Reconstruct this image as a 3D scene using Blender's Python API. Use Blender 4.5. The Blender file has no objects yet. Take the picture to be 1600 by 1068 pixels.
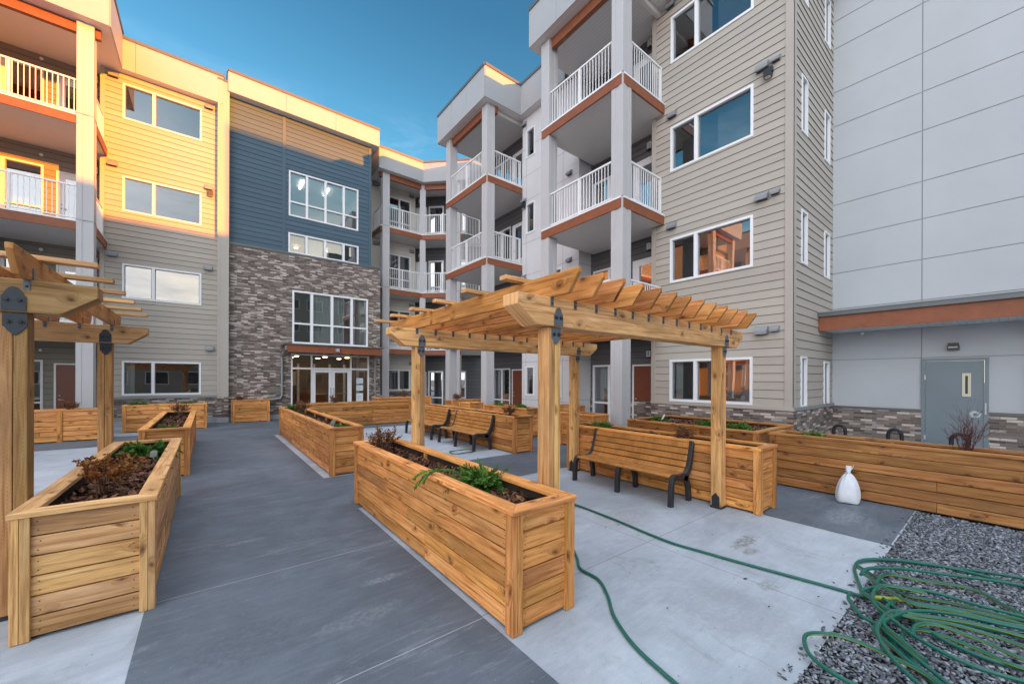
import bpy, math, random
import numpy as np
from mathutils import Vector, Matrix
R = math.radians
random.seed(7)
rng = np.random.default_rng(11)
scene = bpy.context.scene
COL = scene.collection
V = Vector

# ------------------------------------------------------------------ materials
def newmat(name):
    m = bpy.data.materials.new(name); m.use_nodes = True
    nt = m.node_tree; nt.nodes.clear()
    out = nt.nodes.new('ShaderNodeOutputMaterial')
    return m, nt, out
class NT:
    """tiny node helper"""
    def __init__(s, nt): s.nt = nt
    def n(s, t, ins=None, **kw):
        nd = s.nt.nodes.new(t)
        for k, v in kw.items(): setattr(nd, k, v)
        for k, v in (ins or {}).items():
            if isinstance(v, bpy.types.NodeSocket): s.nt.links.new(v, nd.inputs[k])
            else: nd.inputs[k].default_value = v
        return nd
    def math(s, op, a, b=0.0, c=0.0):
        nd = s.nt.nodes.new('ShaderNodeMath'); nd.operation = op
        for i, v in enumerate((a, b, c)):
            if isinstance(v, bpy.types.NodeSocket): s.nt.links.new(v, nd.inputs[i])
            else: nd.inputs[i].default_value = v
        return nd.outputs[0]
    def ramp(s, fac, stops, interp='LINEAR'):
        nd = s.nt.nodes.new('ShaderNodeValToRGB'); cr = nd.color_ramp; cr.interpolation = interp
        while len(cr.elements) < len(stops): cr.elements.new(0.5)
        for e, (p, c) in zip(cr.elements, stops):
            e.position = p; e.color = (c[0], c[1], c[2], 1) if not isinstance(c, (int, float)) else (c, c, c, 1)
        s.nt.links.new(fac, nd.inputs[0]); return nd.outputs[0]
    def mix(s, fac, a, b, mode='MIX'):
        nd = s.nt.nodes.new('ShaderNodeMix'); nd.data_type = 'RGBA'; nd.blend_type = mode
        for k, v in ((0, fac), (6, a), (7, b)):
            if isinstance(v, bpy.types.NodeSocket): s.nt.links.new(v, nd.inputs[k])
            else: nd.inputs[k].default_value = v if k == 0 else (v[0], v[1], v[2], 1)
        return nd.outputs[2]
    def noise(s, vec, scale, detail=3, rough=.55, dist=0.0):
        return s.n('ShaderNodeTexNoise', {'Vector': vec, 'Scale': scale, 'Detail': detail, 'Roughness': rough, 'Distortion': dist}).outputs[0]
    def mapv(s, vec, scale=(1, 1, 1), loc=(0, 0, 0)):
        return s.n('ShaderNodeMapping', {'Vector': vec, 'Scale': scale, 'Location': loc}).outputs[0]
    def bump(s, h, strength=.3, dist=.01):
        return s.n('ShaderNodeBump', {'Height': h, 'Strength': strength, 'Distance': dist}).outputs[0]
    def bsdf(s, out, color, rough=.6, normal=None, spec=.5, metal=0.0):
        ins = {'Base Color': color if isinstance(color, bpy.types.NodeSocket) else (*color, 1), 'Roughness': rough, 'Metallic': metal, 'Specular IOR Level': spec}
        if normal is not None: ins['Normal'] = normal
        b = s.n('ShaderNodeBsdfPrincipled', ins)
        s.nt.links.new(b.outputs[0], out.inputs[0]); return b
    def uv(s): return s.n('ShaderNodeUVMap').outputs[0]
    def pos(s): return s.n('ShaderNodeNewGeometry').outputs['Position']
    def obj(s): return s.n('ShaderNodeTexCoord').outputs['Object']
    def tint(s): return s.n('ShaderNodeAttribute', attribute_name='tint').outputs['Color']

def painted(name, col, rough=.55, var=.08, scale=1.5, spec=.4, bumpy=.0, tinted=False):
    m, nt, out = newmat(name); h = NT(nt); p = h.pos()
    f = h.noise(p, scale, 5, .6)
    c = h.ramp(f, [(.25, tuple(x*(1-var) for x in col)), (.75, tuple(min(1, x*(1+var)) for x in col))])
    if tinted: c = h.mix(1.0, c, h.tint(), 'MULTIPLY')
    nrm = h.bump(h.noise(p, 120, 3), bumpy, .002) if bumpy else None
    h.bsdf(out, c, rough, nrm, spec); return m

def siding(name, col):
    m, nt, out = newmat(name); h = NT(nt); uv = h.uv()
    g = h.noise(h.mapv(uv, (3, 60, 1)), 1.0, 4, .6)
    w = h.noise(uv, .7, 4, .6)
    c = h.ramp(g, [(.2, tuple(x*.9 for x in col)), (.8, tuple(x*1.08 for x in col))])
    c = h.mix(h.math('MULTIPLY', h.ramp(w, [(.45, 0.), (.75, 1.)]), .12), c, tuple(x*.72 for x in col))
    c = h.mix(1.0, c, h.tint(), 'MULTIPLY')
    h.bsdf(out, c, .62, h.bump(g, .25, .004), .35); return m

def wood(name, light, mid, dark, knots=1.0, rough=.55, incised=False):
    m, nt, out = newmat(name); h = NT(nt); uv = h.uv()
    warp = h.n('ShaderNodeTexNoise', {'Vector': h.mapv(uv, (1.3, 5, 1)), 'Scale': 1.0, 'Detail': 2}).outputs[1]
    sep = h.n('ShaderNodeVectorMath', {0: warp, 1: (-.5, -.5, -.5)}, operation='ADD').outputs[0]
    wuv = h.n('ShaderNodeVectorMath', {0: sep, 1: (.30, .06, 0), 2: uv}, operation='MULTIPLY_ADD').outputs[0]
    # knots
    kv = h.mapv(wuv, (5.2, 8.6, 1))
    vor = h.n('ShaderNodeTexVoronoi', {'Vector': kv, 'Scale': 1.0, 'Randomness': 1.0}, voronoi_dimensions='2D')
    d = vor.outputs['Distance']; rnd = h.n('ShaderNodeSeparateColor', {0: vor.outputs['Color']}).outputs[0]
    gate = h.math('GREATER_THAN', rnd, .80)
    size = h.math('MULTIPLY_ADD', rnd, .75, -.47)
    kn = h.math('SUBTRACT', 1.0, h.math('SMOOTH_MIN', h.math('DIVIDE', d, size), 1.0, .25))
    kn = h.math('MULTIPLY', h.math('MAXIMUM', kn, 0.0), gate)
    halo = h.math('MULTIPLY', h.ramp(d, [(.08, 1.), (.50, 0.)]), gate)
    # grain, deflected round the knots
    gv = h.mapv(wuv, (1.6, 34, 1))
    gv2 = h.n('ShaderNodeVectorMath', {0: gv, 1: h.n('ShaderNodeCombineXYZ', {0: 0.0, 1: h.math('MULTIPLY', halo, 2.6), 2: 0.0}).outputs[0]}, operation='ADD').outputs[0]
    g1 = h.noise(gv2, 1.0, 4, .62)
    g2 = h.noise(h.mapv(wuv, (5, 190, 1)), 1.0, 2, .5)
    blot = h.noise(h.mapv(uv, (1.1, 3.2, 1)), 1.0, 4, .6)
    c = h.ramp(g1, [(.29, dark), (.49, mid), (.71, light)])
    c = h.mix(h.math('MULTIPLY', h.ramp(g2, [(.35, 1.), (.6, 0.)]), .30), c, dark)
    c = h.mix(h.math('MULTIPLY', h.ramp(blot, [(.46, 0.), (.68, 1.)]), .66), c, tuple(x*.46 for x in mid))
    c = h.mix(h.math('MULTIPLY', halo, .50*knots), c, dark)
    c = h.mix(h.math('MULTIPLY', kn, .9*knots), c, (dark[0]*.28, dark[1]*.22, dark[2]*.2))
    c = h.mix(1.0, c, h.tint(), 'MULTIPLY')
    hh = h.math('ADD', h.math('MULTIPLY', g1, .6), h.math('MULTIPLY', g2, .4))
    if incised:   # rows of preservative slits pressed into treated lumber
        q = h.n('ShaderNodeSeparateXYZ', {0: uv}); row = h.math('FLOOR', h.math('MULTIPLY', q.outputs[1], 52))
        su = h.math('FRACT', h.math('ADD', h.math('MULTIPLY', q.outputs[0], 34), h.math('MULTIPLY', row, .5)))
        sv = h.math('FRACT', h.math('MULTIPLY', q.outputs[1], 52))
        sl = h.math('MULTIPLY', h.math('LESS_THAN', su, .42), h.math('LESS_THAN', h.math('ABSOLUTE', h.math('SUBTRACT', sv, .5)), .17))
        sl = h.math('MULTIPLY', sl, h.ramp(h.noise(uv, 3.0, 2), [(.38, .2), (.6, 1.)]))
        c = h.mix(h.math('MULTIPLY', sl, .55), c, dark); hh = h.math('SUBTRACT', hh, sl)
    h.bsdf(out, c, rough, h.bump(hh, .25, .004), .3); return m

def brickmat(name):
    m, nt, out = newmat(name); h = NT(nt); uv = h.uv()
    b = h.n('ShaderNodeTexBrick', {'Vector': uv, 'Color1': (0, 0, 0, 1), 'Color2': (1, 1, 1, 1), 'Mortar': (.5, .5, .5, 1), 'Scale': 1.0,
        'Mortar Size': .0055, 'Mortar Smooth': .15, 'Bias': 0.0, 'Brick Width': .225, 'Row Height': .057}, offset=.37, offset_frequency=2, squash=1.0)
    r = h.ramp(b.outputs[0], [(0, (.115, .09, .078)), (.2, (.18, .138, .116)), (.38, (.27, .21, .176)), (.55, (.215, .176, .152)), (.72, (.43, .37, .325)), (.88, (.60, .535, .475))], 'CONSTANT')
    st = h.noise(h.mapv(uv, (9, 30, 1)), 1.0, 5, .7)
    c = h.mix(.35, r, h.ramp(st, [(.3, .05), (.7, .55)]), 'OVERLAY')
    c = h.mix(b.outputs[1], c, (.21, .195, .18))
    hgt = h.math('SUBTRACT', h.math('MULTIPLY', st, .35), b.outputs[1])
    h.bsdf(out, c, .85, h.bump(hgt, .6, .008), .2); return m

def concrete(name, lo, hi, speck, scr=0.0, joints=(), stains=()):
    m, nt, out = newmat(name); h = NT(nt); p = h.pos()
    a = h.noise(p, .55, 6, .62, .4); b = h.noise(p, 3.1, 5, .65); fine = h.noise(p, 160, 2, .6)
    tro = h.noise(h.mapv(p, (3.2, 26, 1)), 1.0, 5, .75)
    f = h.math('ADD', h.math('MULTIPLY', a, .5), h.math('ADD', h.math('MULTIPLY', b, .25), h.math('MULTIPLY', tro, .25)))
    c = h.ramp(f, [(.38, lo), (.60, hi)])
    big = h.noise(h.mapv(p, (.8, 1.3, 1), (7, 3, 0)), .8, 7, .68, .8)
    c = h.mix(h.math('MULTIPLY', h.ramp(big, [(.42, 1.), (.56, 0.)]), .34), c, tuple(x*.62 for x in lo))
    c = h.mix(h.math('MULTIPLY', h.ramp(fine, [(.3, 1.), (.48, 0.)]), .35), c, tuple(x*.55 for x in lo))
    sp = h.n('ShaderNodeTexVoronoi', {'Vector': p, 'Scale': 14.0}).outputs['Distance']
    spn = h.noise(p, 2.3, 3)
    c = h.mix(h.math('MULTIPLY', h.math('MULTIPLY', h.math('LESS_THAN', sp, .09), h.math('GREATER_THAN', spn, .56)), .55), c, speck)
    if scr:   # chalky scuffs drawn out along the broom direction
        s1 = h.noise(h.mapv(p, (1.6, 9, 1), (3, 1, 0)), 1.0, 7, .8, .9)
        s2 = h.noise(h.mapv(p, (1, 1, 1), (9, 4, 0)), .9, 3)
        s3 = h.noise(h.mapv(p, (22, 7, 1)), 1.0, 4, .8, .5)
        k = h.math('MULTIPLY', h.ramp(s1, [(.52, 0.), (.72, 1.)]), h.ramp(s2, [(.38, 0.), (.58, 1.)]))
        k = h.math('MULTIPLY', k, h.ramp(s3, [(.3, .25), (.6, 1.)]))
        c = h.mix(h.math('MULTIPLY', k, scr), c, (.42, .44, .46))
    else:     # brown damp stains
        s1 = h.noise(h.mapv(p, (2.2, 1.1, 1)), 1.0, 5, .75, .7)
        c = h.mix(h.math('MULTIPLY', h.ramp(s1, [(.60, 0.), (.68, .8)]), .40), c, (.2, .17, .14))
        s4 = h.noise(p, 7.0, 5, .7)
        c = h.mix(h.math('MULTIPLY', h.ramp(s4, [(.58, 0.), (.72, 1.)]), .22), c, tuple(x*.6 for x in lo))
    sx = h.n('ShaderNodeSeparateXYZ', {0: p})
    for (x0, y0, rx_, ry_, col, k) in stains:      # spills and scuffs with a shape of their own
        wx = h.math('MULTIPLY_ADD', h.noise(p, 9, 5, .7), 1.5, -.75); wy = h.noise(p, 26, 4, .7)
        ex = h.math('POWER', h.math('DIVIDE', h.math('SUBTRACT', sx.outputs[0], x0), rx_), 2.0); ey = h.math('POWER', h.math('DIVIDE', h.math('SUBTRACT', sx.outputs[1], y0), ry_), 2.0)
        q = h.math('ADD', h.math('SQRT', h.math('ADD', ex, ey)), wx)
        msk = h.math('MULTIPLY', h.ramp(q, [(.55, 1.), (1.0, 0.)]), h.ramp(wy, [(.36, .1), (.6, 1.)]))
        c = h.mix(h.math('MULTIPLY', msk, k), c, col)
    for ax, v, col, w, k in joints:
        wob = h.math('MULTIPLY_ADD', h.noise(p, 30, 2), .006, -.003)
        dd = h.math('ABSOLUTE', h.math('SUBTRACT', h.math('ADD', sx.outputs[ax], wob), v))
        msk = h.math('MULTIPLY', h.math('LESS_THAN', dd, w), k)
        c = h.mix(msk, c, col)
    hh = h.math('ADD', h.math('MULTIPLY', fine, .5), tro)
    h.bsdf(out, c, h.ramp(b, [(.3, .62), (.7, .82)]), h.bump(hh, .18, .004), .35); return m

def glassmat(name, base=.16, tintc=(.72, .8, .82)):
    m, nt, out = newmat(name); h = NT(nt)
    lw = h.n('ShaderNodeFresnel', {'IOR': 1.5}).outputs[0]
    fac = h.math('MINIMUM', h.math('MULTIPLY_ADD', lw, 1.7, base), 1.0)
    wav = h.bump(h.noise(h.pos(), .9, 1), .04, .05)
    g = h.n('ShaderNodeBsdfGlossy', {'Color': (.92, .95, .97, 1), 'Roughness': .004, 'Normal': wav})
    t = h.n('ShaderNodeBsdfTransparent', {'Color': (*tintc, 1)})
    mx = h.n('ShaderNodeMixShader', {0: fac, 1: t.outputs[0], 2: g.outputs[0]})
    nt.links.new(mx.outputs[0], out.inputs[0]); return m

def emit(name, col, st):
    m, nt, out = newmat(name); h = NT(nt)
    e = h.n('ShaderNodeEmission', {'Color': (*col, 1), 'Strength': st}); nt.links.new(e.outputs[0], out.inputs[0]); return m

def foliage(name, stops, sss=.25):
    m, nt, out = newmat(name); h = NT(nt)
    oi = h.n('ShaderNodeObjectInfo').outputs['Random']
    c = h.ramp(h.math('FRACT', h.math('ADD', h.n('ShaderNodeSeparateColor', {0: h.tint()}).outputs[0], h.math('MULTIPLY', oi, .12))), stops)
    d = h.n('ShaderNodeBsdfPrincipled', {'Base Color': c, 'Roughness': .6, 'Specular IOR Level': .25})
    t = h.n('ShaderNodeBsdfTranslucent', {'Color': c})
    mx = h.n('ShaderNodeMixShader', {0: sss, 1: d.outputs[0], 2: t.outputs[0]})
    nt.links.new(mx.outputs[0], out.inputs[0]); return m

def soffitmat(name, col):
    m, nt, out = newmat(name); h = NT(nt); uv = h.uv()
    x = h.n('ShaderNodeSeparateXYZ', {0: uv}).outputs[1]
    fr = h.math('FRACT', h.math('MULTIPLY', x, 9.0))
    line = h.math('LESS_THAN', fr, .10)
    c = h.mix(h.math('MULTIPLY', line, .45), col, tuple(v*.4 for v in col))
    h.bsdf(out, c, .5, h.bump(h.math('SUBTRACT', 1.0, line), .5, .006), .4); return m

def stripes(name, c1, c2):      # hose: green with a yellow line running along it
    m, nt, out = newmat(name); h = NT(nt)
    v = h.n('ShaderNodeSeparateXYZ', {0: h.uv()}).outputs[1]
    fr = h.math('FRACT', v)
    k = h.math('MULTIPLY', h.math('GREATER_THAN', fr, .70), h.math('LESS_THAN', fr, .775))
    c = h.mix(k, c1, c2)
    d = h.noise(h.pos(), 18, 4)
    c = h.mix(h.math('MULTIPLY', h.ramp(d, [(.5, 0.), (.75, 1.)]), .35), c, (.09, .12, .10))
    h.bsdf(out, c, .42, None, .45); return m

M = {}
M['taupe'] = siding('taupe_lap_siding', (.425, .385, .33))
M['slate'] = siding('slate_lap_siding', (.068, .115, .152))
M['dark_siding'] = siding('charcoal_lap_siding', (.115, .115, .118))
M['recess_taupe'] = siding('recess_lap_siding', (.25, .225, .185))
M['white_panel'] = painted('white_cement_panel', (.62, .615, .61), .6, .05, .8, .3, .03)
M['gable_panel'] = painted('gable_cement_panel', (.45, .47, .485), .6, .06, .6, .3, .05)
M['column'] = painted('column_cladding', (.47, .465, .465), .5, .04, 1.2, .35)
M['taupe_trim'] = painted('taupe_trim', (.415, .375, .325), .5, .05)
M['slate_trim'] = painted('slate_trim', (.068, .112, .145), .5, .05)
M['cream_wall'] = painted('cream_panel', (.58, .56, .5), .6, .05)
M['fascia'] = painted('fascia_panel', (.37, .37, .37), .5, .04, .7)
M['coping'] = painted('metal_coping', (.095, .105, .11), .35, .06, 2, .6)
M['rust'] = painted('rust_stained_beam', (.25, .082, .037), .5, .16, 6, .35)
M['door_red'] = painted('red_brown_door_paint', (.17, .047, .022), .4, .08, 2, .5)
M['white_vinyl'] = painted('white_vinyl', (.78, .79, .80), .35, .03, 2, .5)
M['rail_white'] = painted('white_railing_paint', (.78, .78, .77), .35, .03, 2, .5)
M['grey_door'] = painted('blue_grey_door_paint', (.165, .205, .225), .4, .08, 1.6, .45)
M['vent'] = painted('grey_vent_plastic', (.25, .26, .27), .45, .05)
M['dark_metal'] = painted('black_powder_coat', (.022, .024, .027), .42, .2, 12, .5)
M['tie_metal'] = painted('steel_plate_sky_sheen', (.12, .14, .16), .42, .2, 14, .5)  # plate colour lifted to paint the sky's reflection into it
M['tie_dark'] = painted('black_steel_plate', (.022, .034, .046), .4, .2, 14, .5)  # same kind of plate without the painted sky reflection
M['steel'] = painted('brushed_steel', (.45, .45, .46), .25, .05, 4, .8)
M['interior'] = painted('interior_wall', (.17, .165, .16), .8, .08)
M['lobby'] = painted('lobby_wall', (.24, .175, .12), .8, .2, .9)
M['curtain'] = painted('curtain_cloth', (.62, .60, .56), .8, .06, 2)
M['paper'] = painted('paper_notice', (.66, .78, .82), .6, .1, 14)
M['soffit'] = soffitmat('beaded_soffit', (.70, .665, .63))
M['white_soffit'] = soffitmat('white_soffit', (.66, .66, .65))
M['brick'] = brickmat('mixed_brick')
M['cedar'] = wood('cedar_boards', (.90, .485, .185), (.74, .312, .090), (.25, .078, .018))
M['cedar_tan'] = wood('tan_treated_timber', (.88, .57, .285), (.74, .41, .165), (.30, .13, .045))
M['incised'] = wood('incised_timber', (.74, .47, .20), (.60, .32, .110), (.26, .11, .034), 1.0, .6, True)
M['bench_wood'] = wood('bench_slats', (.54, .25, .068), (.46, .20, .050), (.34, .14, .032), .1, .45)
M['brace_rubber'] = painted('black_rubber', (.012, .013, .017), .5, .1)
M['concrete'] = concrete('light_concrete', (.31, .345, .38), (.45, .49, .53), (.10, .10, .10), 0.0,
    [(1, 2.385, (.16, .16, .155), .004, .75), (0, 3.72, (.16, .16, .155), .004, .75), (0, -3.0, (.16, .16, .155), .004, .7), (1, 10.1, (.16, .16, .155), .005, .7), (1, 12.2, (.2, .2, .2), .005, .6)],
    [(4.55, 1.75, .30, .10, (.13, .105, .08), .8), (4.35, 1.62, .14, .07, (.16, .13, .10), .7), (3.75, 1.25, .12, .08, (.2, .18, .15), .6), (4.2, 3.0, .5, .35, (.27, .27, .27), .5), (3.1, 1.35, .45, .5, (.26, .26, .27), .45), (-.9, 3.3, .4, .25, (.25, .26, .27), .45), (3.3, 3.1, .4, .12, (.62, .64, .66), .5)])
M['dark_concrete'] = concrete('charcoal_concrete', (.078, .096, .116), (.135, .157, .180), (.22, .22, .22), .38,
    [(1, 4.07, (.32, .34, .36), .004, .7), (1, 2.36, (.36, .38, .40), .005, .6), (1, 7.3, (.2, .22, .24), .004, .5), (1, 10.4, (.2, .22, .24), .005, .5), (1, 13.6, (.2, .22, .24), .006, .5), (1, .6, (.3, .32, .34), .004, .6)],
    [(.9, 2.9, .35, .12, (.36, .38, .41), .20), (1.2, 3.35, .22, .06, (.40, .42, .45), .24), (.2, 3.1, .4, .3, (.06, .075, .09), .5), (.9, 5.2, .5, .8, (.065, .08, .10), .45), (.3, 5.0, .25, .07, (.34, .36, .39), .22), (1.1, 8.5, .4, 1.0, (.17, .20, .23), .5), (6.4, 1.3, .5, .2, (.27, .29, .32), .5), (6.2, 3, .3, .6, (.2, .22, .25), .4)])
M['kerb_concrete'] = painted('foundation_concrete', (.36, .37, .38), .8, .15, 3)
M['glass'] = glassmat('window_glass', .20)
M['dark_glass'] = glassmat('balcony_door_glass', .26, (.6, .68, .72))
M['clear_glass'] = glassmat('entrance_glass', .05, (.93, .95, .94))
M['lamp_warm'] = emit('warm_downlight', (1, .74, .40), 3.2)
M['lamp_white'] = emit('white_tube_light', (1, .93, .8), 7)
M['juniper'] = foliage('juniper_needles', [(0, (.018, .06, .010)), (.4, (.05, .15, .022)), (.75, (.13, .28, .05)), (1, (.22, .36, .09))])
M['dry_leaf'] = foliage('dry_leaves', [(0, (.07, .032, .018)), (.4, (.16, .065, .03)), (.75, (.26, .12, .05)), (1, (.34, .19, .08))])
M['gold_leaf'] = foliage('golden_leaves', [(0, (.10, .035, .015)), (.35, (.28, .10, .03)), (.7, (.42, .22, .05)), (1, (.30, .05, .02))])
M['twig'] = painted('shrub_twigs', (.11, .055, .035), .7, .25, 20)
M['red_twig'] = painted('reddish_twigs', (.10, .032, .026), .7, .25, 20)
M['mulch'] = painted('bark_mulch', (.115, .056, .034), .85, .3, 30, .15, .2, True)
M['soil'] = painted('dark_soil', (.03, .022, .017), .9, .3, 25)
M['gravel_stone'] = painted('slate_gravel', (.135, .142, .152), .6, .2, 40, .35, 0, True)
M['gravel_base'] = painted('gravel_dust', (.045, .047, .052), .9, .3, 40)
M['ground'] = painted('site_ground', (.22, .215, .2), .9, .2, .6)
M['hose'] = stripes('green_garden_hose', (.006, .105, .072), (.26, .30, .05))
M['hose_end'] = painted('yellow_green_connector', (.27, .30, .03), .4, .1)
M['sack'] = painted('white_woven_sack', (.64, .66, .69), .55, .10, 9, .3, .5)
M['brace'] = M['cedar']
M['tan_door'] = painted('amber_curtain', (.62, .33, .06), .6, .06)
M['blue_panel'] = painted('blue_board', (.06, .26, .46), .4, .1)
M['primer'] = painted('white_primer', (.45, .5, .52), .6, .3, 30)
M['cream_paint'] = painted('cream_vision_frame', (.62, .58, .42), .45, .08)

# ------------------------------------------------------------------ mesh builder
class MB:
    def __init__(s): s.v = []; s.f = []; s.uv = []; s.mi = []; s.t = []; s.mats = []
    def mat(s, m):
        if m not in s.mats: s.mats.append(m)
        return s.mats.index(m)
    def face(s, pts, m, uvs=None, tint=1.0):
        i = len(s.v); s.v.extend([tuple(p) for p in pts]); s.f.append(tuple(range(i, i+len(pts))))
        if uvs is None: uvs = [(0, 0)]*len(pts)
        s.uv.append(uvs); s.mi.append(s.mat(m)); s.t.append(tint)
    def quad(s, a, b, c, d, m, tint=1.0, uvo=(0, 0)):
        a, b, c, d = V(a), V(b), V(c), V(d)
        L = (b-a).length; Hh = (d-a).length
        s.face([a, b, c, d], m, [(uvo[0], uvo[1]), (uvo[0]+L, uvo[1]), (uvo[0]+L, uvo[1]+Hh), (uvo[0], uvo[1]+Hh)], tint)
    def obox(s, o, ex, ey, ez, m, tint=1.0, grain=0, uvo=None, skip=()):
        """box from corner o along three edge vectors; grain = index of the edge the texture runs along"""
        o, e = V(o), [V(ex), V(ey), V(ez)]
        if uvo is None: uvo = (random.uniform(0, 60), random.uniform(0, 60))
        if e[0].cross(e[1]).dot(e[2]) < 0: o = o+e[0]; e[0] = -e[0]
        P = lambda i, j, k: o+e[0]*i+e[1]*j+e[2]*k
        faces = {'x0': ((0,0,0),(0,0,1),(0,1,1),(0,1,0),0), 'x1': ((1,0,0),(1,1,0),(1,1,1),(1,0,1),0),
                 'y0': ((0,0,0),(1,0,0),(1,0,1),(0,0,1),1), 'y1': ((0,1,0),(0,1,1),(1,1,1),(1,1,0),1),
                 'z0': ((0,0,0),(0,1,0),(1,1,0),(1,0,0),2), 'z1': ((0,0,1),(1,0,1),(1,1,1),(0,1,1),2)}
        ln = [v.length for v in e]
        for nm, (a, b, c, d, ax) in faces.items():
            if nm in skip: continue
            others = [i for i in range(3) if i != ax]
            gi = grain if grain in others else others[0]
            vi = [i for i in others if i != gi][0]
            uvs = [(uvo[0]+q[gi]*ln[gi], uvo[1]+q[vi]*ln[vi]+ax*1.7+q[ax]*.9) for q in (a, b, c, d)]
            s.face([P(*a), P(*b), P(*c), P(*d)], m, uvs, tint)
    def box(s, x0, x1, y0, y1, z0, z1, m, tint=1.0, grain=None, **k):
        if grain is None: grain = max(range(3), key=lambda i: (x1-x0, y1-y0, z1-z0)[i])
        s.obox((x0, y0, z0), (x1-x0, 0, 0), (0, y1-y0, 0), (0, 0, z1-z0), m, tint, grain, **k)
    def prism(s, poly, off, m, tint=1.0, uvo=None, uaxis=None):
        """extrude planar polygon (3D pts) by vector off"""
        n = len(poly); poly = [V(p) for p in poly]; off = V(off)
        if uvo is None: uvo = (random.uniform(0, 60), random.uniform(0, 60))
        nrm = V((0, 0, 0))
        for i in range(n): nrm += poly[i].cross(poly[(i+1) % n])
        if nrm.dot(off) > 0: poly = poly[::-1]
        ua = V(uaxis).normalized() if uaxis else (poly[1]-poly[0]).normalized()
        va = nrm.normalized().cross(ua); va.normalize()
        q = lambda p: (uvo[0]+p.dot(ua), uvo[1]+p.dot(va))
        s.face(poly, m, [q(p) for p in poly], tint)
        top = [p+off for p in poly][::-1]
        s.face(top, m, [q(p) for p in top], tint)
        ol = off.length
        for i in range(n):
            a, b = poly[i], poly[(i+1) % n]
            uvs = [(uvo[0]+a.dot(ua), uvo[1]), (uvo[0]+a.dot(ua), uvo[1]+ol), (uvo[0]+b.dot(ua), uvo[1]+ol), (uvo[0]+b.dot(ua), uvo[1])]
            s.face([a, a+off, b+off, b], m, uvs, tint)
    def tube(s, pts, r, m, n=8, tint=1.0, cap=True, vrep=1.0):
        pts = [V(p) for p in pts]; N = len(pts)
        rs = r if isinstance(r, (list, tuple)) else [r]*N
        t0 = (pts[1]-pts[0]).normalized()
        up = V((0, 0, 1)) if abs(t0.z) < .9 else V((1, 0, 0))
        rings = []; L = 0; ls = []
        nx = None
        for i in range(N):
            t = (pts[min(i+1, N-1)]-pts[max(i-1, 0)])
            t = t.normalized() if t.length > 1e-9 else t0
            if nx is None: nx = (up-t*up.dot(t)).normalized()
            else:
                nx = nx-t*nx.dot(t)
                nx = nx.normalized() if nx.length > 1e-6 else t.orthogonal().normalized()
            ny = t.cross(nx)
            if i: L += (pts[i]-pts[i-1]).length
            ls.append(L)
            rings.append([pts[i]+(nx*math.cos(2*math.pi*k/n)+ny*math.sin(2*math.pi*k/n))*rs[i] for k in range(n)])
        for i in range(N-1):
            for k in range(n):
                k2 = (k+1) % n
                s.face([rings[i][k], rings[i][k2], rings[i+1][k2], rings[i+1][k]], m,
                       [(ls[i], k/n*vrep), (ls[i], (k+1)/n*vrep), (ls[i+1], (k+1)/n*vrep), (ls[i+1], k/n*vrep)], tint)
        if cap:
            s.face(rings[0][::-1], m, None, tint); s.face(rings[-1], m, None, tint)
    def dome(s, c, r, axis, m, n=10, h=None):
        c = V(c); a = V(axis).normalized(); x = a.orthogonal().normalized(); y = a.cross(x); h = h or r
        rows = [[c+(x*math.cos(2*math.pi*k/n)+y*math.sin(2*math.pi*k/n))*r*math.cos(t)+a*h*math.sin(t) for k in range(n)] for t in (0, .5, 1.0)]
        for i in range(2):
            for k in range(n):
                k2 = (k+1) % n; s.face([rows[i][k], rows[i][k2], rows[i+1][k2], rows[i+1][k]], m)
        s.face(rows[2], m)
    def build(s, name, parent=None, smooth=False, bevel=0.0, merge=False):
        org = V(parent['_o']) if parent is not None else V((0, 0, 0))
        me = bpy.data.meshes.new(name)
        vs = [tuple(V(p)-org) for p in s.v] if parent is not None else s.v
        me.from_pydata(vs, [], s.f)
        for m in s.mats: me.materials.append(M[m])
        me.polygons.foreach_set('material_index', s.mi)
        uvl = me.uv_layers.new(name='UVMap')
        flat = [c for f in s.uv for p in f for c in p]
        uvl.data.foreach_set('uv', flat)
        at = me.attributes.new('tint', 'FLOAT_COLOR', 'FACE')
        ts = []
        for t in s.t: ts += ([t, t, t, 1] if isinstance(t, (int, float)) else [t[0], t[1], t[2], 1])
        at.data.foreach_set('color', ts)
        if merge or bevel:
            import bmesh
            bm = bmesh.new(); bm.from_mesh(me); bmesh.ops.remove_doubles(bm, verts=bm.verts, dist=.00005); bm.to_mesh(me); bm.free()
        if smooth: me.polygons.foreach_set('use_smooth', [True]*len(me.polygons))
        me.update()
        o = bpy.data.objects.new(name, me); COL.objects.link(o)
        if parent is not None: o.parent = parent; o['_o'] = parent['_o']
        else: o['_o'] = (0, 0, 0)
        if bevel:
            b = o.modifiers.new('bevel', 'BEVEL'); b.width = bevel; b.segments = 2; b.limit_method = 'ANGLE'; b.angle_limit = R(40)
        return o
def thing(name, label, cat, loc=(0, 0, 0), group=None):
    o = bpy.data.objects.new(name, None); COL.objects.link(o); o.location = loc; o['_o'] = tuple(loc)
    o.empty_display_size = .1
    o['label'] = label; o['category'] = cat
    if group: o['group'] = group
    return o
def tag(o, label, cat, group=None):
    o['label'] = label; o['category'] = cat
    if group: o['group'] = group
    return o
def struct(o): o['kind'] = 'structure'; return o
def copy_tree(o, parent=None):
    c = o.copy(); COL.objects.link(c)
    if parent is not None: c.parent = parent
    for ch in list(o.children): copy_tree(ch, c)
    return c
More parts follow.
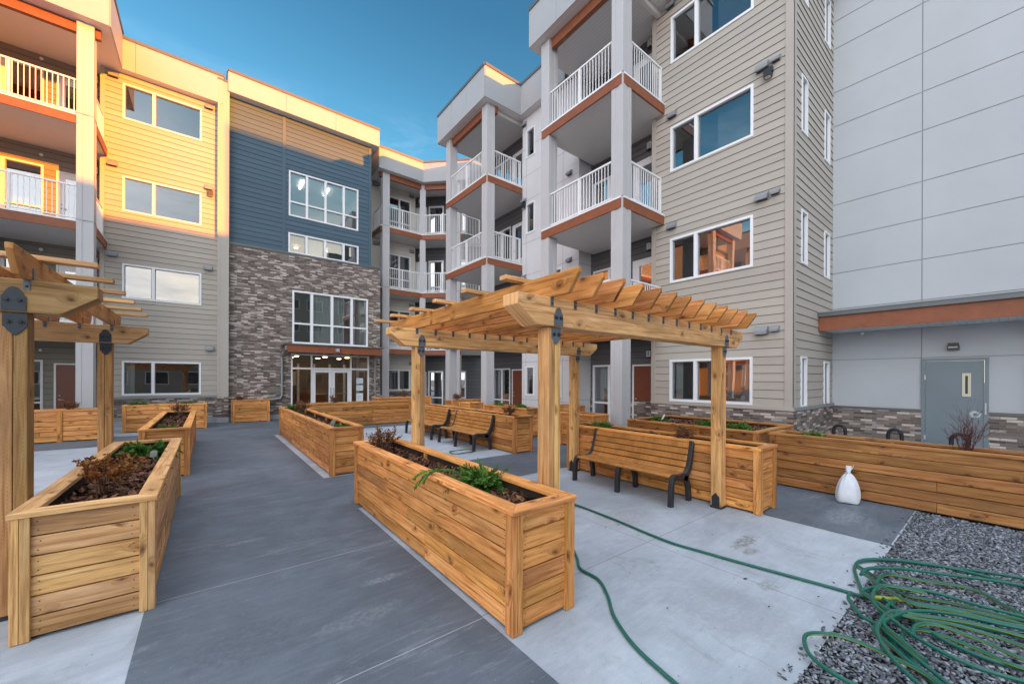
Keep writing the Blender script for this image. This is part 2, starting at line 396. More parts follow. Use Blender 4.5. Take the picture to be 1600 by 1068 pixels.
# ------------------------------------------------------------------ building helpers
class W:
    """a wall plane: s runs along u, d outwards"""
    def __init__(s, o, u):
        s.o = V((o[0], o[1], 0)); s.u = V((u[0], u[1], 0)).normalized(); s.n = V((s.u.y, -s.u.x, 0))
    def p(s, a, z, d=0.0): return s.o+s.u*a+s.n*d+V((0, 0, z))
    def box(s, mb, s0, s1, z0, z1, d0, d1, m, tint=1.0, grain=None, skip=()):
        e = (s1-s0, d1-d0, z1-z0)
        if grain is None: grain = max(range(3), key=lambda i: e[i])
        mb.obox(s.p(s0, z0, d0), s.u*(s1-s0), s.n*(d1-d0), V((0, 0, z1-z0)), m, tint, grain, skip=skip)
    def rect(s, mb, s0, s1, z0, z1, d, m, tint=1.0):
        mb.face([s.p(s0, z0, d), s.p(s1, z0, d), s.p(s1, z1, d), s.p(s0, z1, d)], m, [(s0, z0), (s1, z0), (s1, z1), (s0, z1)], tint)
def free_spans(s0, s1, z0, z1, holes):
    cuts = sorted([(h[0], h[1]) for h in holes if h[2] < z1-1e-4 and h[3] > z0+1e-4])
    out = []; c = s0
    for a, b in cuts:
        if a > c+1e-4: out.append((c, min(a, s1)))
        c = max(c, b)
    if c < s1-1e-4: out.append((c, s1))
    return [(a, b) for a, b in out if b > s0 and a < s1]
def zbands(z0, z1, holes):
    zs = sorted({z0, z1, *[z for h in holes for z in (h[2], h[3]) if z0 < z < z1]})
    return list(zip(zs[:-1], zs[1:]))
def flat_wall(w, mb, s0, s1, z0, z1, holes, m, d=0.0):
    for a, b in zbands(z0, z1, holes):
        for p, q in free_spans(s0, s1, a, b, holes): w.rect(mb, p, q, a, b, d, m)
def reveals(w, mb, holes, m, depth=.14, d=0.0):
    for a, b, z0, z1 in holes:
        mb.quad(w.p(a, z0, d), w.p(a, z0, d-depth), w.p(a, z1, d-depth), w.p(a, z1, d), m)
        mb.quad(w.p(b, z0, d-depth), w.p(b, z0, d), w.p(b, z1, d), w.p(b, z1, d-depth), m)
        mb.quad(w.p(a, z0, d), w.p(b, z0, d), w.p(b, z0, d-depth), w.p(a, z0, d-depth), m)
        mb.quad(w.p(a, z1, d-depth), w.p(b, z1, d-depth), w.p(b, z1, d), w.p(a, z1, d), m)
def lap_wall(w, mb, s0, s1, z0, z1, holes, m, e=.195, lip=.014, d=0.0, dark='dark_metal'):
    n = max(1, round((z1-z0)/e)); e = (z1-z0)/n
    for i in range(n):
        a, b = z0+i*e, z0+(i+1)*e
        t = random.uniform(.93, 1.05)
        for p0, p1 in zbands(a, b, holes):
            da, db = d+lip*(1-(p0-a)/e), d+lip*(1-(p1-a)/e)
            for q0, q1 in free_spans(s0, s1, p0, p1, holes):
                mb.face([w.p(q0, p0, da), w.p(q1, p0, da), w.p(q1, p1, db), w.p(q0, p1, db)], m, [(q0, p0), (q1, p0), (q1, p1), (q0, p1)], t)
                if p0 == a:
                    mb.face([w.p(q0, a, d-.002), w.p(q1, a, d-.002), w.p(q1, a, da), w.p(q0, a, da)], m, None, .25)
                    # shadow painted dark on the butt underside and a strip below it
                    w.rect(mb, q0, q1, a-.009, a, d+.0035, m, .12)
def panel_wall(w, mb, s0, s1, z0, z1, holes, ss, zz, m='white_panel', gap=.012, d=0.0):
    flat_wall(w, mb, s0, s1, z0, z1, holes, 'vent', d-.012)
    sl = [s0]+[x for x in ss if s0 < x < s1]+[s1]; zl = [z0]+[x for x in zz if z0 < x < z1]+[z1]
    for a, b in zip(sl[:-1], sl[1:]):
        for c, e in zip(zl[:-1], zl[1:]):
            a2 = a+(gap/2 if a > s0 else 0); b2 = b-(gap/2 if b < s1 else 0); c2 = c+(gap/2 if c > z0 else 0); e2 = e-(gap/2 if e < z1 else 0)
            for z_0, z_1 in zbands(c2, e2, holes):
                for q0, q1 in free_spans(a2, b2, z_0, z_1, holes): w.rect(mb, q0, q1, z_0, z_1, d, m)
def window(w, par, s0, s1, z0, z1, ms=(), ts=(), fw=.055, name='window', glass='glass', frame='white_vinyl', d=0.0, blind=None):
    """ms: mullion positions (s), ts: transom heights; frame stands in a hole in the wall"""
    mb = MB()
    d0, d1 = d-.09, d+.028
    w.box(mb, s0, s1, z0, z0+fw, d0, d1, frame); w.box(mb, s0, s1, z1-fw, z1, d0, d1, frame)
    w.box(mb, s0, s0+fw, z0+fw, z1-fw, d0, d1, frame); w.box(mb, s1-fw, s1, z0+fw, z1-fw, d0, d1, frame)
    xs = [s0+fw]+sorted(ms)+[s1-fw]
    for x in ms: w.box(mb, x-fw*.75, x+fw*.75, z0+fw, z1-fw, d0+.004, d1-.006, frame)
    for t in ts:
        for a, b in zip(xs[:-1], xs[1:]):
            w.box(mb, a+(fw*.75 if a in ms else 0), b-(fw*.75 if b in ms else 0), t-fw*.5, t+fw*.5, d0+.008, d1-.010, frame)
    # thin sash lines inside the frame
    for a, b in zip(xs[:-1], xs[1:]):
        a2 = a+(fw*.75 if a in ms else 0); b2 = b-(fw*.75 if b in ms else 0)
        w.box(mb, a2, a2+.018, z0+fw, z1-fw, d-.075, d-.03, 'vent'); w.box(mb, b2-.018, b2, z0+fw, z1-fw, d-.075, d-.03, 'vent')
        w.box(mb, a2+.018, b2-.018, z1-fw-.018, z1-fw, d-.075, d-.03, 'vent'); w.box(mb, a2+.018, b2-.018, z0+fw, z0+fw+.018, d-.075, d-.03, 'vent')
    o = mb.build(name, par)
    g = MB(); w.rect(g, s0+fw*.5, s1-fw*.5, z0+fw*.5, z1-fw*.5, d-.055, glass); g.build('pane', o)
    if blind:
        c = MB()
        for (a, b, za, zb, k) in blind:
            n = max(2, int((b-a)/.07))
            for i in range(n):
                x0, x1 = a+(b-a)*i/n, a+(b-a)*(i+1)/n
                dd = d-.20-.02*(i % 2); de = d-.20-.02*((i+1) % 2)
                c.face([w.p(x0, za, dd), w.p(x1, za, de), w.p(x1, zb, de), w.p(x0, zb, dd)], k)
        c.build('curtain', o)
    return o
def room(w, par, s0, s1, z0, z1, depth=2.2, m='interior', d=-.15, extra=None):
    mb = MB()
    P = lambda a, z, e: w.p(a, z, d-e)
    mb.quad(P(s0, z0, depth), P(s1, z0, depth), P(s1, z1, depth), P(s0, z1, depth), m)
    mb.quad(P(s0, z0, 0), P(s1, z0, 0), P(s1, z0, depth), P(s0, z0, depth), m, .6)
    mb.quad(P(s0, z1, depth), P(s1, z1, depth), P(s1, z1, 0), P(s0, z1, 0), m)
    mb.quad(P(s0, z0, 0), P(s0, z0, depth), P(s0, z1, depth), P(s0, z1, 0), m)
    mb.quad(P(s1, z0, depth), P(s1, z0, 0), P(s1, z1, 0), P(s1, z1, depth), m)
    if extra: extra(mb, P)
    return mb.build('interior', par)
def door(w, par, s0, s1, z1, m='door_red', z0=0.0, d=0.0, handle_left=True, lite=None, frame='white_vinyl'):
    mb = MB(); fw = .05
    w.box(mb, s0, s0+fw, z0, z1, d-.05, d+.040, frame); w.box(mb, s1-fw, s1, z0, z1, d-.05, d+.040, frame); w.box(mb, s0+fw, s1-fw, z1-fw, z1, d-.05, d+.040, frame)
    a, b, t = s0+fw+.004, s1-fw-.004, z1-fw-.004
    if lite:
        la, lb, lz0, lz1 = lite
        w.box(mb, a, la, z0+.01, t, d-.03, d+.024, m); w.box(mb, lb, b, z0+.01, t, d-.03, d+.024, m)
        w.box(mb, la, lb, z0+.01, lz0, d-.03, d+.024, m); w.box(mb, la, lb, lz1, t, d-.03, d+.024, m)
    else: w.box(mb, a, b, z0+.01, t, d-.03, d+.024, m)
    o = mb.build('door', par)
    if lite:
        g = MB(); w.rect(g, la, lb, lz0, lz1, d+.016, 'dark_glass'); g.build('pane', o)
    h = MB(); hs = a+.07 if handle_left else b-.07; sg = 1 if handle_left else -1
    h.dome(w.p(hs, z0+1.12, d+.024), .026, w.n, 'steel', 10, .03)
    h.tube([w.p(hs, z0+.98, d+.024), w.p(hs, z0+.98, d+.075), w.p(hs+sg*.11, z0+.98, d+.075)], .011, 'steel', 8)
    h.dome(w.p(hs, z0+.98, d+.024), .03, w.n, 'steel', 10, .012)
    h.build('handle', o, smooth=True)
    return o
def vent(w, par, s, z, ww=.24, hh=.17, dd=.13, double=False):
    mb = MB()
    def one(s, z, ww, hh, dd):
        prof = [(0, hh), (dd*.35, hh), (dd, hh*.42), (dd, .0), (dd*.55, 0), (dd*.55, .04), (0, .04)]
        mb.prism([w.p(s-ww/2, z-hh/2+q, d+.012) for d, q in prof], w.u*ww, 'vent')
        w.box(mb, s-ww*.42, s+ww*.42, z-hh/2-.004, z-hh/2+.03, .02, dd*.5, 'dark_metal')
        w.box(mb, s-ww/2-.015, s+ww/2+.015, z-hh/2-.012, z+hh/2+.012, .002, .016, 'vent')
    one(s, z, ww, hh, dd)
    if double: one(s+ww*.5+.14, z+.02, .17, .12, .10)
    mb.build('vent_hood', par)
def wall_lamp(w, par, s, z, d=0.0, flood=False):
    mb = MB()
    if flood:
        w.box(mb, s-.09, s+.09, z-.02, z+.10, d+.015, d+.10, 'dark_metal'); w.box(mb, s-.075, s+.075, z-.12, z-.02, d+.03, d+.15, 'dark_metal'); w.box(mb, s-.055, s+.055, z-.128, z-.12, d+.045, d+.135, 'curtain')
        mb.build('flood_lamp', par); return
    w.box(mb, s-.06, s+.06, z-.13, z+.13, d+.002, d+.10, 'dark_metal')
    w.box(mb, s-.04, s+.04, z-.10, z+.10, d+.10, d+.112, 'steel')
    w.box(mb, s+.075, s+.10, z-.09, z+.09, d+.02, d+.13, 'rail_white'); w.box(mb, s+.055, s+.075, z-.09, z-.07, d+.02, d+.13, 'rail_white'); w.box(mb, s+.055, s+.075, z+.07, z+.09, d+.02, d+.13, 'rail_white')
    mb.build('wall_lamp', par)
def column(par, x, y, z0, z1, a=.34, rot=0.0, floors=(3.3, 6.4, 9.55), m='column'):
    """square clad column with corner battens; x,y centre"""
    mb = MB(); c, s = math.cos(rot), math.sin(rot); ux, uy = V((c, s, 0)), V((-s, c, 0)); o = V((x, y, 0)); h = a/2
    zs = [z0]+[f for f in floors if z0 < f < z1]+[z1]
    for p, q in zip(zs[:-1], zs[1:]):
        mb.obox(o-ux*(h-.012)-uy*(h-.012)+V((0, 0, p)), ux*(a-.024), uy*(a-.024), V((0, 0, q-p)), m, 1, 2, skip=('z0',) if p > z0 else ())
        for i in (-1, 1):
            for j in (-1, 1):
                mb.obox(o+ux*(i*(h-.06) - .06)+uy*(j*(h-.06)-.06)+V((0, 0, p+.006)), ux*.12, uy*.12, V((0, 0, q-p-.012)), m, .97, 2)
        if q < z1:
            mb.obox(o-ux*(h+.006)-uy*(h+.006)+V((0, 0, q-.010)), ux*(a+.012), uy*(a+.012), V((0, 0, .020)), 'vent', 1, 0)
    return mb.build('column', par)
def railing(par, pts, z, h=1.07, m='rail_white'):
    """white picket railing along a polyline of (x,y); z = deck level"""
    mb = MB()
    for a, b in zip(pts[:-1], pts[1:]):
        a, b = V((a[0], a[1], z)), V((b[0], b[1], z)); u = (b-a); L = u.length; u.normalize(); n = V((u.y, -u.x, 0))
        mb.obox(a-n*.025+V((0, 0, h-.045)), u*L, n*.05, V((0, 0, .045)), m, 1, 0)
        mb.obox(a-n*.018+V((0, 0, .07)), u*L, n*.036, V((0, 0, .035)), m, 1, 0)
        k = max(2, round(L/.108))
        for i in range(1, k):
            q = a+u*(L*i/k)
            mb.obox(q-u*.009-n*.009+V((0, 0, .105)), u*.018, n*.018, V((0, 0, h-.15)), m, 1, 2)
        posts = [0, L] + ([L*.5] if L > 2 else [])
        for t in posts:
            q = a+u*min(max(t, .03), L-.03)
            mb.obox(q-u*.027-n*.027, u*.054, n*.054, V((0, 0, h-.01)), m, 1, 2)
    return mb.build('railing', par)
def poly_slab(mb, poly, z0, z1, m_top, m_bot, m_side, sides=None, grain=(1, 0)):
    """poly CCW list of (x,y)"""
    g = V((grain[0], grain[1])).normalized(); pu = lambda p: (p[0]*g.x+p[1]*g.y, -p[0]*g.y+p[1]*g.x)
    mb.face([V((x, y, z1)) for x, y in poly], m_top, [pu(p) for p in poly])
    mb.face([V((x, y, z0)) for x, y in poly[::-1]], m_bot, [pu(p) for p in poly[::-1]])
    n = len(poly)
    for i in range(n):
        a, b = poly[i], poly[(i+1) % n]; L = math.dist(a, b)
        mb.face([V((*a, z0)), V((*b, z0)), V((*b, z1)), V((*a, z1))], m_side, [(0, z0), (L, z0), (L, z1), (0, z1)])
def edge_strip(mb, a, b, z0, z1, t, m, tint=1.0, out=0.0):
    """a board standing on edge from a to b (xy), outside = right-hand side of a->b"""
    a, b = V((a[0], a[1], 0)), V((b[0], b[1], 0)); u = b-a; L = u.length; u.normalize(); n = V((u.y, -u.x, 0))
    mb.obox(a+n*out+V((0, 0, z0)), u*L, n*t, V((0, 0, z1-z0)), m, tint, 0)
def balcony(par, poly, open_edges, z, rail=None, grain=(1, 0), name='balcony', tint=1.0):
    """poly CCW; open_edges = indices of outer edges that carry the beam"""
    mb = MB(); poly_slab(mb, poly, z-.26, z-.02, 'kerb_concrete', 'soffit', 'coping', grain=grain)
    n = len(poly)
    for i in open_edges:
        a, b = poly[i], poly[(i+1) % n]
        edge_strip(mb, a, b, z-.29, z-.045, .045, 'rust', random.uniform(.85, 1.15), .002)
        edge_strip(mb, a, b, z-.045, z+.0, .07, 'white_vinyl', 1, -.01)
    o = mb.build(name, par)
    if rail: railing(o, rail, z)
    return o
def roof_cap(par, poly, zs, zt, sides, m='fascia', grain=(1, 0), seams=2.4, soff='soffit', cop='coping'):
    """parapet box: soffit at zs, top at zt; sides = indices of visible edges (panels + coping)"""
    mb = MB(); poly_slab(mb, poly, zs, zt-.02, 'coping', soff, 'vent', grain=grain)
    n = len(poly); cp = MB()
    for i in sides:
        a, b = V(poly[i]), V(poly[(i+1) % n]); L = (b-a).length; k = max(1, round(L/seams))
        u = (b-a)/L
        for j in range(k):
            p, q = a+u*(L*j/k+(.004 if j else 0)), a+u*(L*(j+1)/k-(.004 if j < k-1 else 0))
            edge_strip(mb, p, q, zs+.0, zt-.03, .02, m, 1, .004)
        edge_strip(cp, a-u*.0, b+u*.0, zt-.07, zt+.035, .055, cop, 1, .0)
    o = mb.build('parapet', par)
    poly_slab(cp, poly, zt-.015, zt+.03, cop, cop, cop)
    cp.build('coping', o)
    return o
FL = (0.0, 3.3, 6.4, 9.55)

# ================================================================== LEFT WING (facing -Y)
def left_section(t, dy, segs, stacks, winx, heads, vents):
    """dy = how far the section stands back from the visible facade line"""
    YW, YR, YF = 19.0+dy, 19.6+dy, 17.1+dy
    w = W((0, YW), (1, 0)); wr = W((0, YR), (1, 0))
    holes = [(x, x+2.15, a, b) for x in winx for a, b in heads]
    for a, b in segs:
        wall = MB(); base = MB()
        hs = [h for h in holes if a < h[0] < b]
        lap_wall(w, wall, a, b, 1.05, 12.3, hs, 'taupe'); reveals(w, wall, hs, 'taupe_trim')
        flat_wall(w, base, a, b, .22, 1.0, [], 'brick', .03); w.box(base, a, b, 0, .22, -.1, .02, 'kerb_concrete')
        w.box(base, a, b, .985, 1.045, -.02, .05, 'vent')
        w.box(wall, a-.004, a+.11, 1.05, 12.3, -.02, .032, 'taupe_trim')
        wall.quad((a, YW, 0), (a, YR, 0), (a, YR, 12.3), (a, YW, 12.3), 'taupe_trim')
        if dy: wall.quad((b, YR, 0), (b, YW, 0), (b, YW, 12.3), (b, YR, 12.3), 'taupe_trim')
        wall.build('wall', t); base.build('brick_base', t)
    for x in winx:
        for i, (a, b) in enumerate(heads):
            bl = [(x+.06, x+.30, a+.06, b-.05, 'curtain')] if i in (0,) else None
            window(w, t, x, x+2.15, a, b, ms=(x+.80,), blind=bl)
        for i in range(4): room(w, t, x-.4, x+2.3, FL[i]+.05, FL[i]+2.75)
    for x, z in vents: vent(w, t, x, z)
    for k, xr in enumerate(stacks):
        xl = xr-3.45
        rw = MB(); hs = []
        for i in range(4):
            z = FL[i]; hs += [(xl+.15, xr-1.5, z+.35 if i else .35, z+2.3)]
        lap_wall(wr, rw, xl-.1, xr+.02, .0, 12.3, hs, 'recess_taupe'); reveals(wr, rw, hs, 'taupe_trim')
        rw.build('recess_wall', t)
        for i, h in enumerate(hs):
            window(wr, t, *h, ms=(xr-2.35, xr-3.05) if i else (xr-2.35,), ts=(h[2]+.55,), glass='dark_glass', blind=[(xl+.2, xl+.75, h[2]+.06, h[3]-.06, 'curtain')] if i in (1, 2) else None)
            if i: door(wr, t, xr-1.22, xr-.28, FL[i]+2.22, 'white_vinyl', FL[i], handle_left=True, lite=(xr-1.02, xr-.50, FL[i]+.55, FL[i]+2.0))
            else: door(wr, t, xr-1.26, xr-.62, 2.2, 'door_red')
            wall_lamp(wr, t, xr-.35 if i else xr-.42, FL[i]+2.5)
            dl = MB(); dl.dome(wr.p(xr-1.55, FL[i]+2.62, .02), .05, wr.n, 'rail_white', 10, .06); dl.build('sensor', t)
            room(wr, t, xl+.05, xr-1.4, FL[i]+.05, FL[i]+2.6)
        poly = [(xl, YF), (xr, YF), (xr, YR+.02), (xl, YR+.02)]
        for i in (1, 2, 3):
            z = FL[i]
            balcony(t, poly, (0, 1), z, rail=[(xl+.3, YF+.06), (xr-.06, YF+.06), (xr-.06, YW-.02)])
        column(t, xr-.12, YF+.04, 0, 12.28, .36); column(t, xl+.18, YF+.04, 0, 12.28, .36)
        bm_ = MB(); bm_.box(xl+.36, xr-.30, YF-.04, YF+.1, 11.98, 12.28, 'rust'); bm_.build('roof_beam', t)
        bm_ = MB(); bm_.box(xr+.07, xr+.18, YF-.04, YF+.1, 12.0, 12.28, 'rust'); bm_.build('roof_beam', t)
        roof_cap(t, [(xl-.4, YF-.4), (xr+.42, YF-.4), (xr+.42, YW-.25), (xl-.4, YW-.25)], 12.29, 13.55, (0, 1, 3))
def left_wing():
    t = thing('apartment_wing', 'taupe sided apartment wing lit gold by the sun at its top', 'apartment building', (-8, 20, 0))
    heads = [(1.10, 2.31), (4.48, 5.70), (7.52, 8.75), (10.73, 11.97)]
    w = W((0, 19.0), (1, 0))
    left_section(t, 0, [(-2.90, .46)], [-2.78], [-2.36], heads, [(-2.6, 9.07), (-2.6, 5.97), (.01, 12.13), (.0, 9.03), (-.01, 5.94), (.04, 2.86), (-2.58, 12.12)])
    left_section(t, -4.2, [(-13.8, -10.95), (-21.2, -17.35), (-34, -24.8)], [-7.4, -13.9, -21.3], [-13.4, -20.2], heads, [(-11.1, 9.07), (-11.1, 5.97)])
    sw = MB(); ws = W((-7.3, 14.9), (0, 1)); lap_wall(ws, sw, 0, 5.2, 1.05, 12.3, [], 'taupe'); flat_wall(ws, sw, 0, 5.2, 0, 1.05, [], 'brick', .03); sw.build('wall', t)
    wall_lamp(w, t, .05, 8.82, 0, True)
    roof_cap(t, [(-6.9, 18.75), (.43, 18.75), (.43, 24), (-6.9, 24)], 12.3, 13.4, (0, 1))
    roof_cap(t, [(-34, 14.55), (-6.95, 14.55), (-6.95, 24), (-34, 24)], 12.3, 13.4, (0, 1))
    # pilaster at the joint with the brick block
    p = MB(); p.box(.27, .63, 18.74, 19.03, 1.0, 13.2, 'taupe_trim'); p.box(.27, .35, 18.725, 18.74, 1.0, 13.2, 'taupe_trim'); p.box(.55, .63, 18.725, 18.74, 1.0, 13.2, 'taupe_trim')
    p.box(.255, .645, 18.71, 19.03, 13.2, 13.27, 'coping')
    p.face([(.27, 18.76, .2), (.63, 18.76, .2), (.63, 18.76, .985), (.27, 18.76, .985)], 'brick', [(0, 0), (.36, 0), (.36, .785), (0, .785)])
    p.face([(.63, 18.76, .2), (.63, 19.03, .2), (.63, 19.03, .985), (.63, 18.76, .985)], 'brick', [(0, 0), (.3, 0), (.3, .785), (0, .785)])
    p.face([(.27, 19.03, .2), (.27, 18.76, .2), (.27, 18.76, .985), (.27, 19.03, .985)], 'brick', [(0, 0), (.3, 0), (.3, .785), (0, .785)])
    p.box(.26, .64, 18.74, 19.03, 0, .2, 'kerb_concrete')
    p.build('pilaster', t)
left_wing()

# ================================================================== ENTRANCE BLOCK
def entrance_block():
    t = thing('entrance_block', 'four storey entrance block of mixed grey brick below slate blue siding', 'apartment building', (3.5, 20, 0))
    w = W((0, 19.0), (1, 0)); X0, X1, XB = .62, 6.17, 6.62
    h_ent = (2.80, 6.10, .02, 2.80); h2 = (2.84, 6.03, 3.22, 5.50); h3 = (2.70, 5.58, 8.68, 10.62); h25 = (2.69, 5.60, 7.10, 7.96)
    br = MB(); flat_wall(w, br, X0, XB, .2, 7.02, [h_ent, h2], 'brick', .05); reveals(w, br, [h2, h_ent], 'vent', .2, .05)
    w.box(br, X0, 2.8, 0, .2, -.1, .04, 'kerb_concrete'); w.box(br, 6.1, XB, 0, .2, -.1, .04, 'kerb_concrete')
    br.face([(XB, 18.95, 0), (XB, 20.9, 0), (XB, 20.9, 7.02), (XB, 18.95, 7.02)], 'brick', [(0, 0), (1.95, 0), (1.95, 7.02), (0, 7.02)])
    br.quad((X0, 18.95, 7.02), (XB, 18.95, 7.02), (XB, 20.9, 7.02), (X0, 20.9, 7.02), 'vent')
    br.build('brick_wall', t)
    sl = MB(); lap_wall(w, sl, X0, 2.47, 7.10, 12.85, [], 'slate'); lap_wall(w, sl, 2.57, X1, 7.10, 12.85, [h3, h25], 'slate'); reveals(w, sl, [h3, h25], 'slate_trim')
    w.box(sl, 2.46, 2.58, 7.10, 12.85, -.02, .03, 'slate_trim'); w.box(sl, X1-.10, X1+.01, 7.10, 12.85, -.02, .03, 'slate_trim')
    sl.quad((X1, 19.0, 7.0), (X1, 24, 7.0), (X1, 24, 12.85), (X1, 19.0, 12.85), 'slate_trim')
    w.box(sl, X0, XB+.02, 7.02, 7.10, -.02, .075, 'coping')
    sl.build('siding_wall', t)
    window(w, t, *h2, ms=(3.60, 4.43, 5.29), ts=(4.09,), fw=.07, d=.05, blind=[(3.66, 4.38, 3.3, 5.45, 'curtain'), (4.48, 4.95, 3.3, 5.45, 'curtain'), (5.66, 5.95, 3.3, 5.45, 'curtain')])
    window(w, t, *h3, ms=(3.40, 4.15, 4.93), ts=(9.30,), fw=.06)
    window(w, t, *h25, ms=(3.39, 4.14, 4.93), fw=.06, blind=[(3.45, 4.05, 7.2, 7.9, 'curtain')])
    def lights(z, mat, kind):
        def f(mb, P):
            for (s, e) in kind:
                if mat == 'lamp_white': mb.obox(P(s, z, e), w.u*.07, w.n*-.9, V((0, 0, -.03)), mat)
                else:
                    c = P(s, z, e); mb.obox(c, w.u*.14, w.n*-.14, V((0, 0, -.03)), mat)
        return f
    room(w, t, 2.55, 5.85, 8.05, 10.85, 3.5, extra=lights(10.8, 'lamp_white', [(3.4, .9), (4.5, 1.0)]))
    room(w, t, 2.55, 5.85, 6.5, 8.0, 3.5, extra=lights(7.9, 'lamp_warm', [(4.4, 1.2), (3.2, 1.6)]))
    room(w, t, 2.7, 6.2, 3.1, 5.9, 3.0, d=-.1, extra=lights(5.85, 'lamp_warm', [(3.9, .45), (4.55, .45), (5.4, .45), (3.1, .5), (4.2, 1.5), (5.2, 1.6), (3.2, 1.7)]))
    def lobby(mb, P):
        for s in (3.1, 4.3, 5.3):
            for e in (.9, 2.4): mb.obox(P(s, 2.74, e), w.u*.16, w.n*-.16, V((0, 0, -.03)), 'lamp_warm')
        # inner vestibule frames, desk and chairs seen through the doors
        for s in (3.35, 4.05, 4.75, 5.45): mb.obox(P(s, .02, 1.9), w.u*.10, w.n*-.05, V((0, 0, 2.4)), 'white_vinyl', .8)
        mb.obox(P(2.9, .02, 2.7), w.u*1.1, w.n*-.4, V((0, 0, .95)), 'door_red', 1.4); mb.obox(P(4.9, .02, 2.6), w.u*.9, w.n*-.5, V((0, 0, .42)), 'dark_siding', 1)
        mb.obox(P(4.3, .02, 2.9), w.u*.5, w.n*-.4, V((0, 0, .8)), 'rust', 1.2); mb.obox(P(2.95, 1.35, 3.35), w.u*.6, w.n*-.03, V((0, 0, .7)), 'curtain', .9)
    room(w, t, 2.6, 6.25, .02, 2.86, 3.6, 'lobby', -.06, lobby)
    # storefront glazing and doors
    f = MB(); fr = 'white_vinyl'; d0, d1 = -.06, .05
    for s in (2.80, 3.58, 5.24, 6.04): w.box(f, s, s+.06, .02, 2.78, d0, d1, fr)
    for a, b in ((2.86, 3.58), (3.64, 5.24), (5.30, 6.04)):
        w.box(f, a, b, 2.72, 2.78, d0+.004, d1-.004, fr); w.box(f, a, b, 2.11, 2.19, d0+.004, d1-.004, fr)
    for a, b in ((2.86, 3.58), (5.30, 6.04)): w.box(f, a, b, .02, .10, d0+.004, d1-.004, fr)
    sf = f.build('storefront_frame', t)
    g = MB()
    for a, b in ((2.86, 3.58), (5.30, 6.04)): w.rect(g, a, b, .1, 2.11, 0, 'clear_glass')
    for a, b in ((2.86, 3.58), (3.64, 5.24), (5.30, 6.04)): w.rect(g, a, b, 2.19, 2.72, 0, 'clear_glass')
    g.build('pane', sf)
    n = MB()
    for z in (1.60, 1.27, .82):
        w.box(n, 5.52, 5.83, z-.13 if z > 1 else z-.17, z+.13 if z > 1 else z+.2, -.004+.006, .012, 'paper')
        for k in range(5): w.box(n, 5.56, 5.56+random.uniform(.14, .23), z+.07-k*.04, z+.078-k*.04, .012, .0135, 'vent')
    n.build('paper_notice', sf)
    for a, b, hl in ((3.64, 4.435, False), (4.445, 5.24, True)):
        d = MB()
        w.box(d, a, a+.12, .03, 2.10, -.03, .035, fr); w.box(d, b-.12, b, .03, 2.10, -.03, .035, fr)
        w.box(d, a+.12, b-.12, 1.98, 2.10, -.03, .035, fr); w.box(d, a+.12, b-.12, .03, .25, -.03, .035, fr)
        o = d.build('door', t)
        q = MB(); w.rect(q, a+.12, b-.12, .25, 1.98, 0, 'clear_glass'); q.build('pane', o)
        hb = MB(); hs = b-.06 if not hl else a+.06
        hb.tube([w.p(hs, .92, .03), w.p(hs, .92, .09), w.p(hs, 1.28, .09), w.p(hs, 1.28, .03)], .014, 'steel', 8)
        hb.tube([w.p(a+.1, 1.02, -.06), w.p(b-.1, 1.02, -.06)], .018, 'steel', 8)
        hb.build('handle', o, smooth=True)
    # canopy
    c = MB(); Yc = 17.8
    c.obox((2.50, Yc, 2.78), (3.80, 0, 0), (0, .05, 0), (0, 0, .30), 'rust', 1, 0)
    c.obox((2.50, Yc+.05, 2.80), (.05, 0, 0), (0, 1.13, 0), (0, 0, .28), 'rust', .9, 1); c.obox((6.25, Yc+.05, 2.80), (.05, 0, 0), (0, 1.13, 0), (0, 0, .28), 'rust', .9, 1)
    c.quad((2.55, 18.98, 2.84), (6.25, 18.98, 2.84), (6.25, Yc+.05, 2.84), (2.55, Yc+.05, 2.84), 'white_soffit')
    c.obox((2.42, Yc-.06, 3.08), (3.96, 0, 0), (0, 1.20, 0), (0, 0, .05), 'coping', 1.6, 0)
    c.prism([(2.42, Yc-.0, 3.13), (2.42, 18.98, 3.13), (2.42, 18.98, 3.21)], (3.96, 0, 0), 'vent', 1.3)
    co = c.build('canopy', t)
    l = MB(); l.box(4.30, 4.46, Yc-.10, Yc-.001, 2.84, 3.0, 'vent'); l.box(4.33, 4.43, Yc-.11, Yc-.10, 2.87, 2.97, 'steel'); l.build('camera_box', co)
    dp = MB(); dp.tube([(2.46, 17.82, 3.02), (2.46, 17.82, 2.9), (2.46, 18.88, 2.62), (2.46, 18.88, 1.0), (2.40, 18.88, .88), (1.35, 18.86, .70), (.85, 18.86, .66)], .045, 'vent', 8); dp.build('downpipe', t, smooth=True)
    dp = MB(); dp.tube([(6.36, 18.0, 3.02), (6.36, 18.88, 2.7), (6.36, 18.88, 1.05), (6.42, 18.88, .92), (7.1, 18.8, .75)], .045, 'vent', 8); dp.build('downpipe', t, smooth=True)
    roof_cap(t, [(.60, 18.68), (6.45, 18.68), (6.45, 24), (.60, 24)], 12.85, 13.68, (0, 1, 3), seams=1.9)
entrance_block()

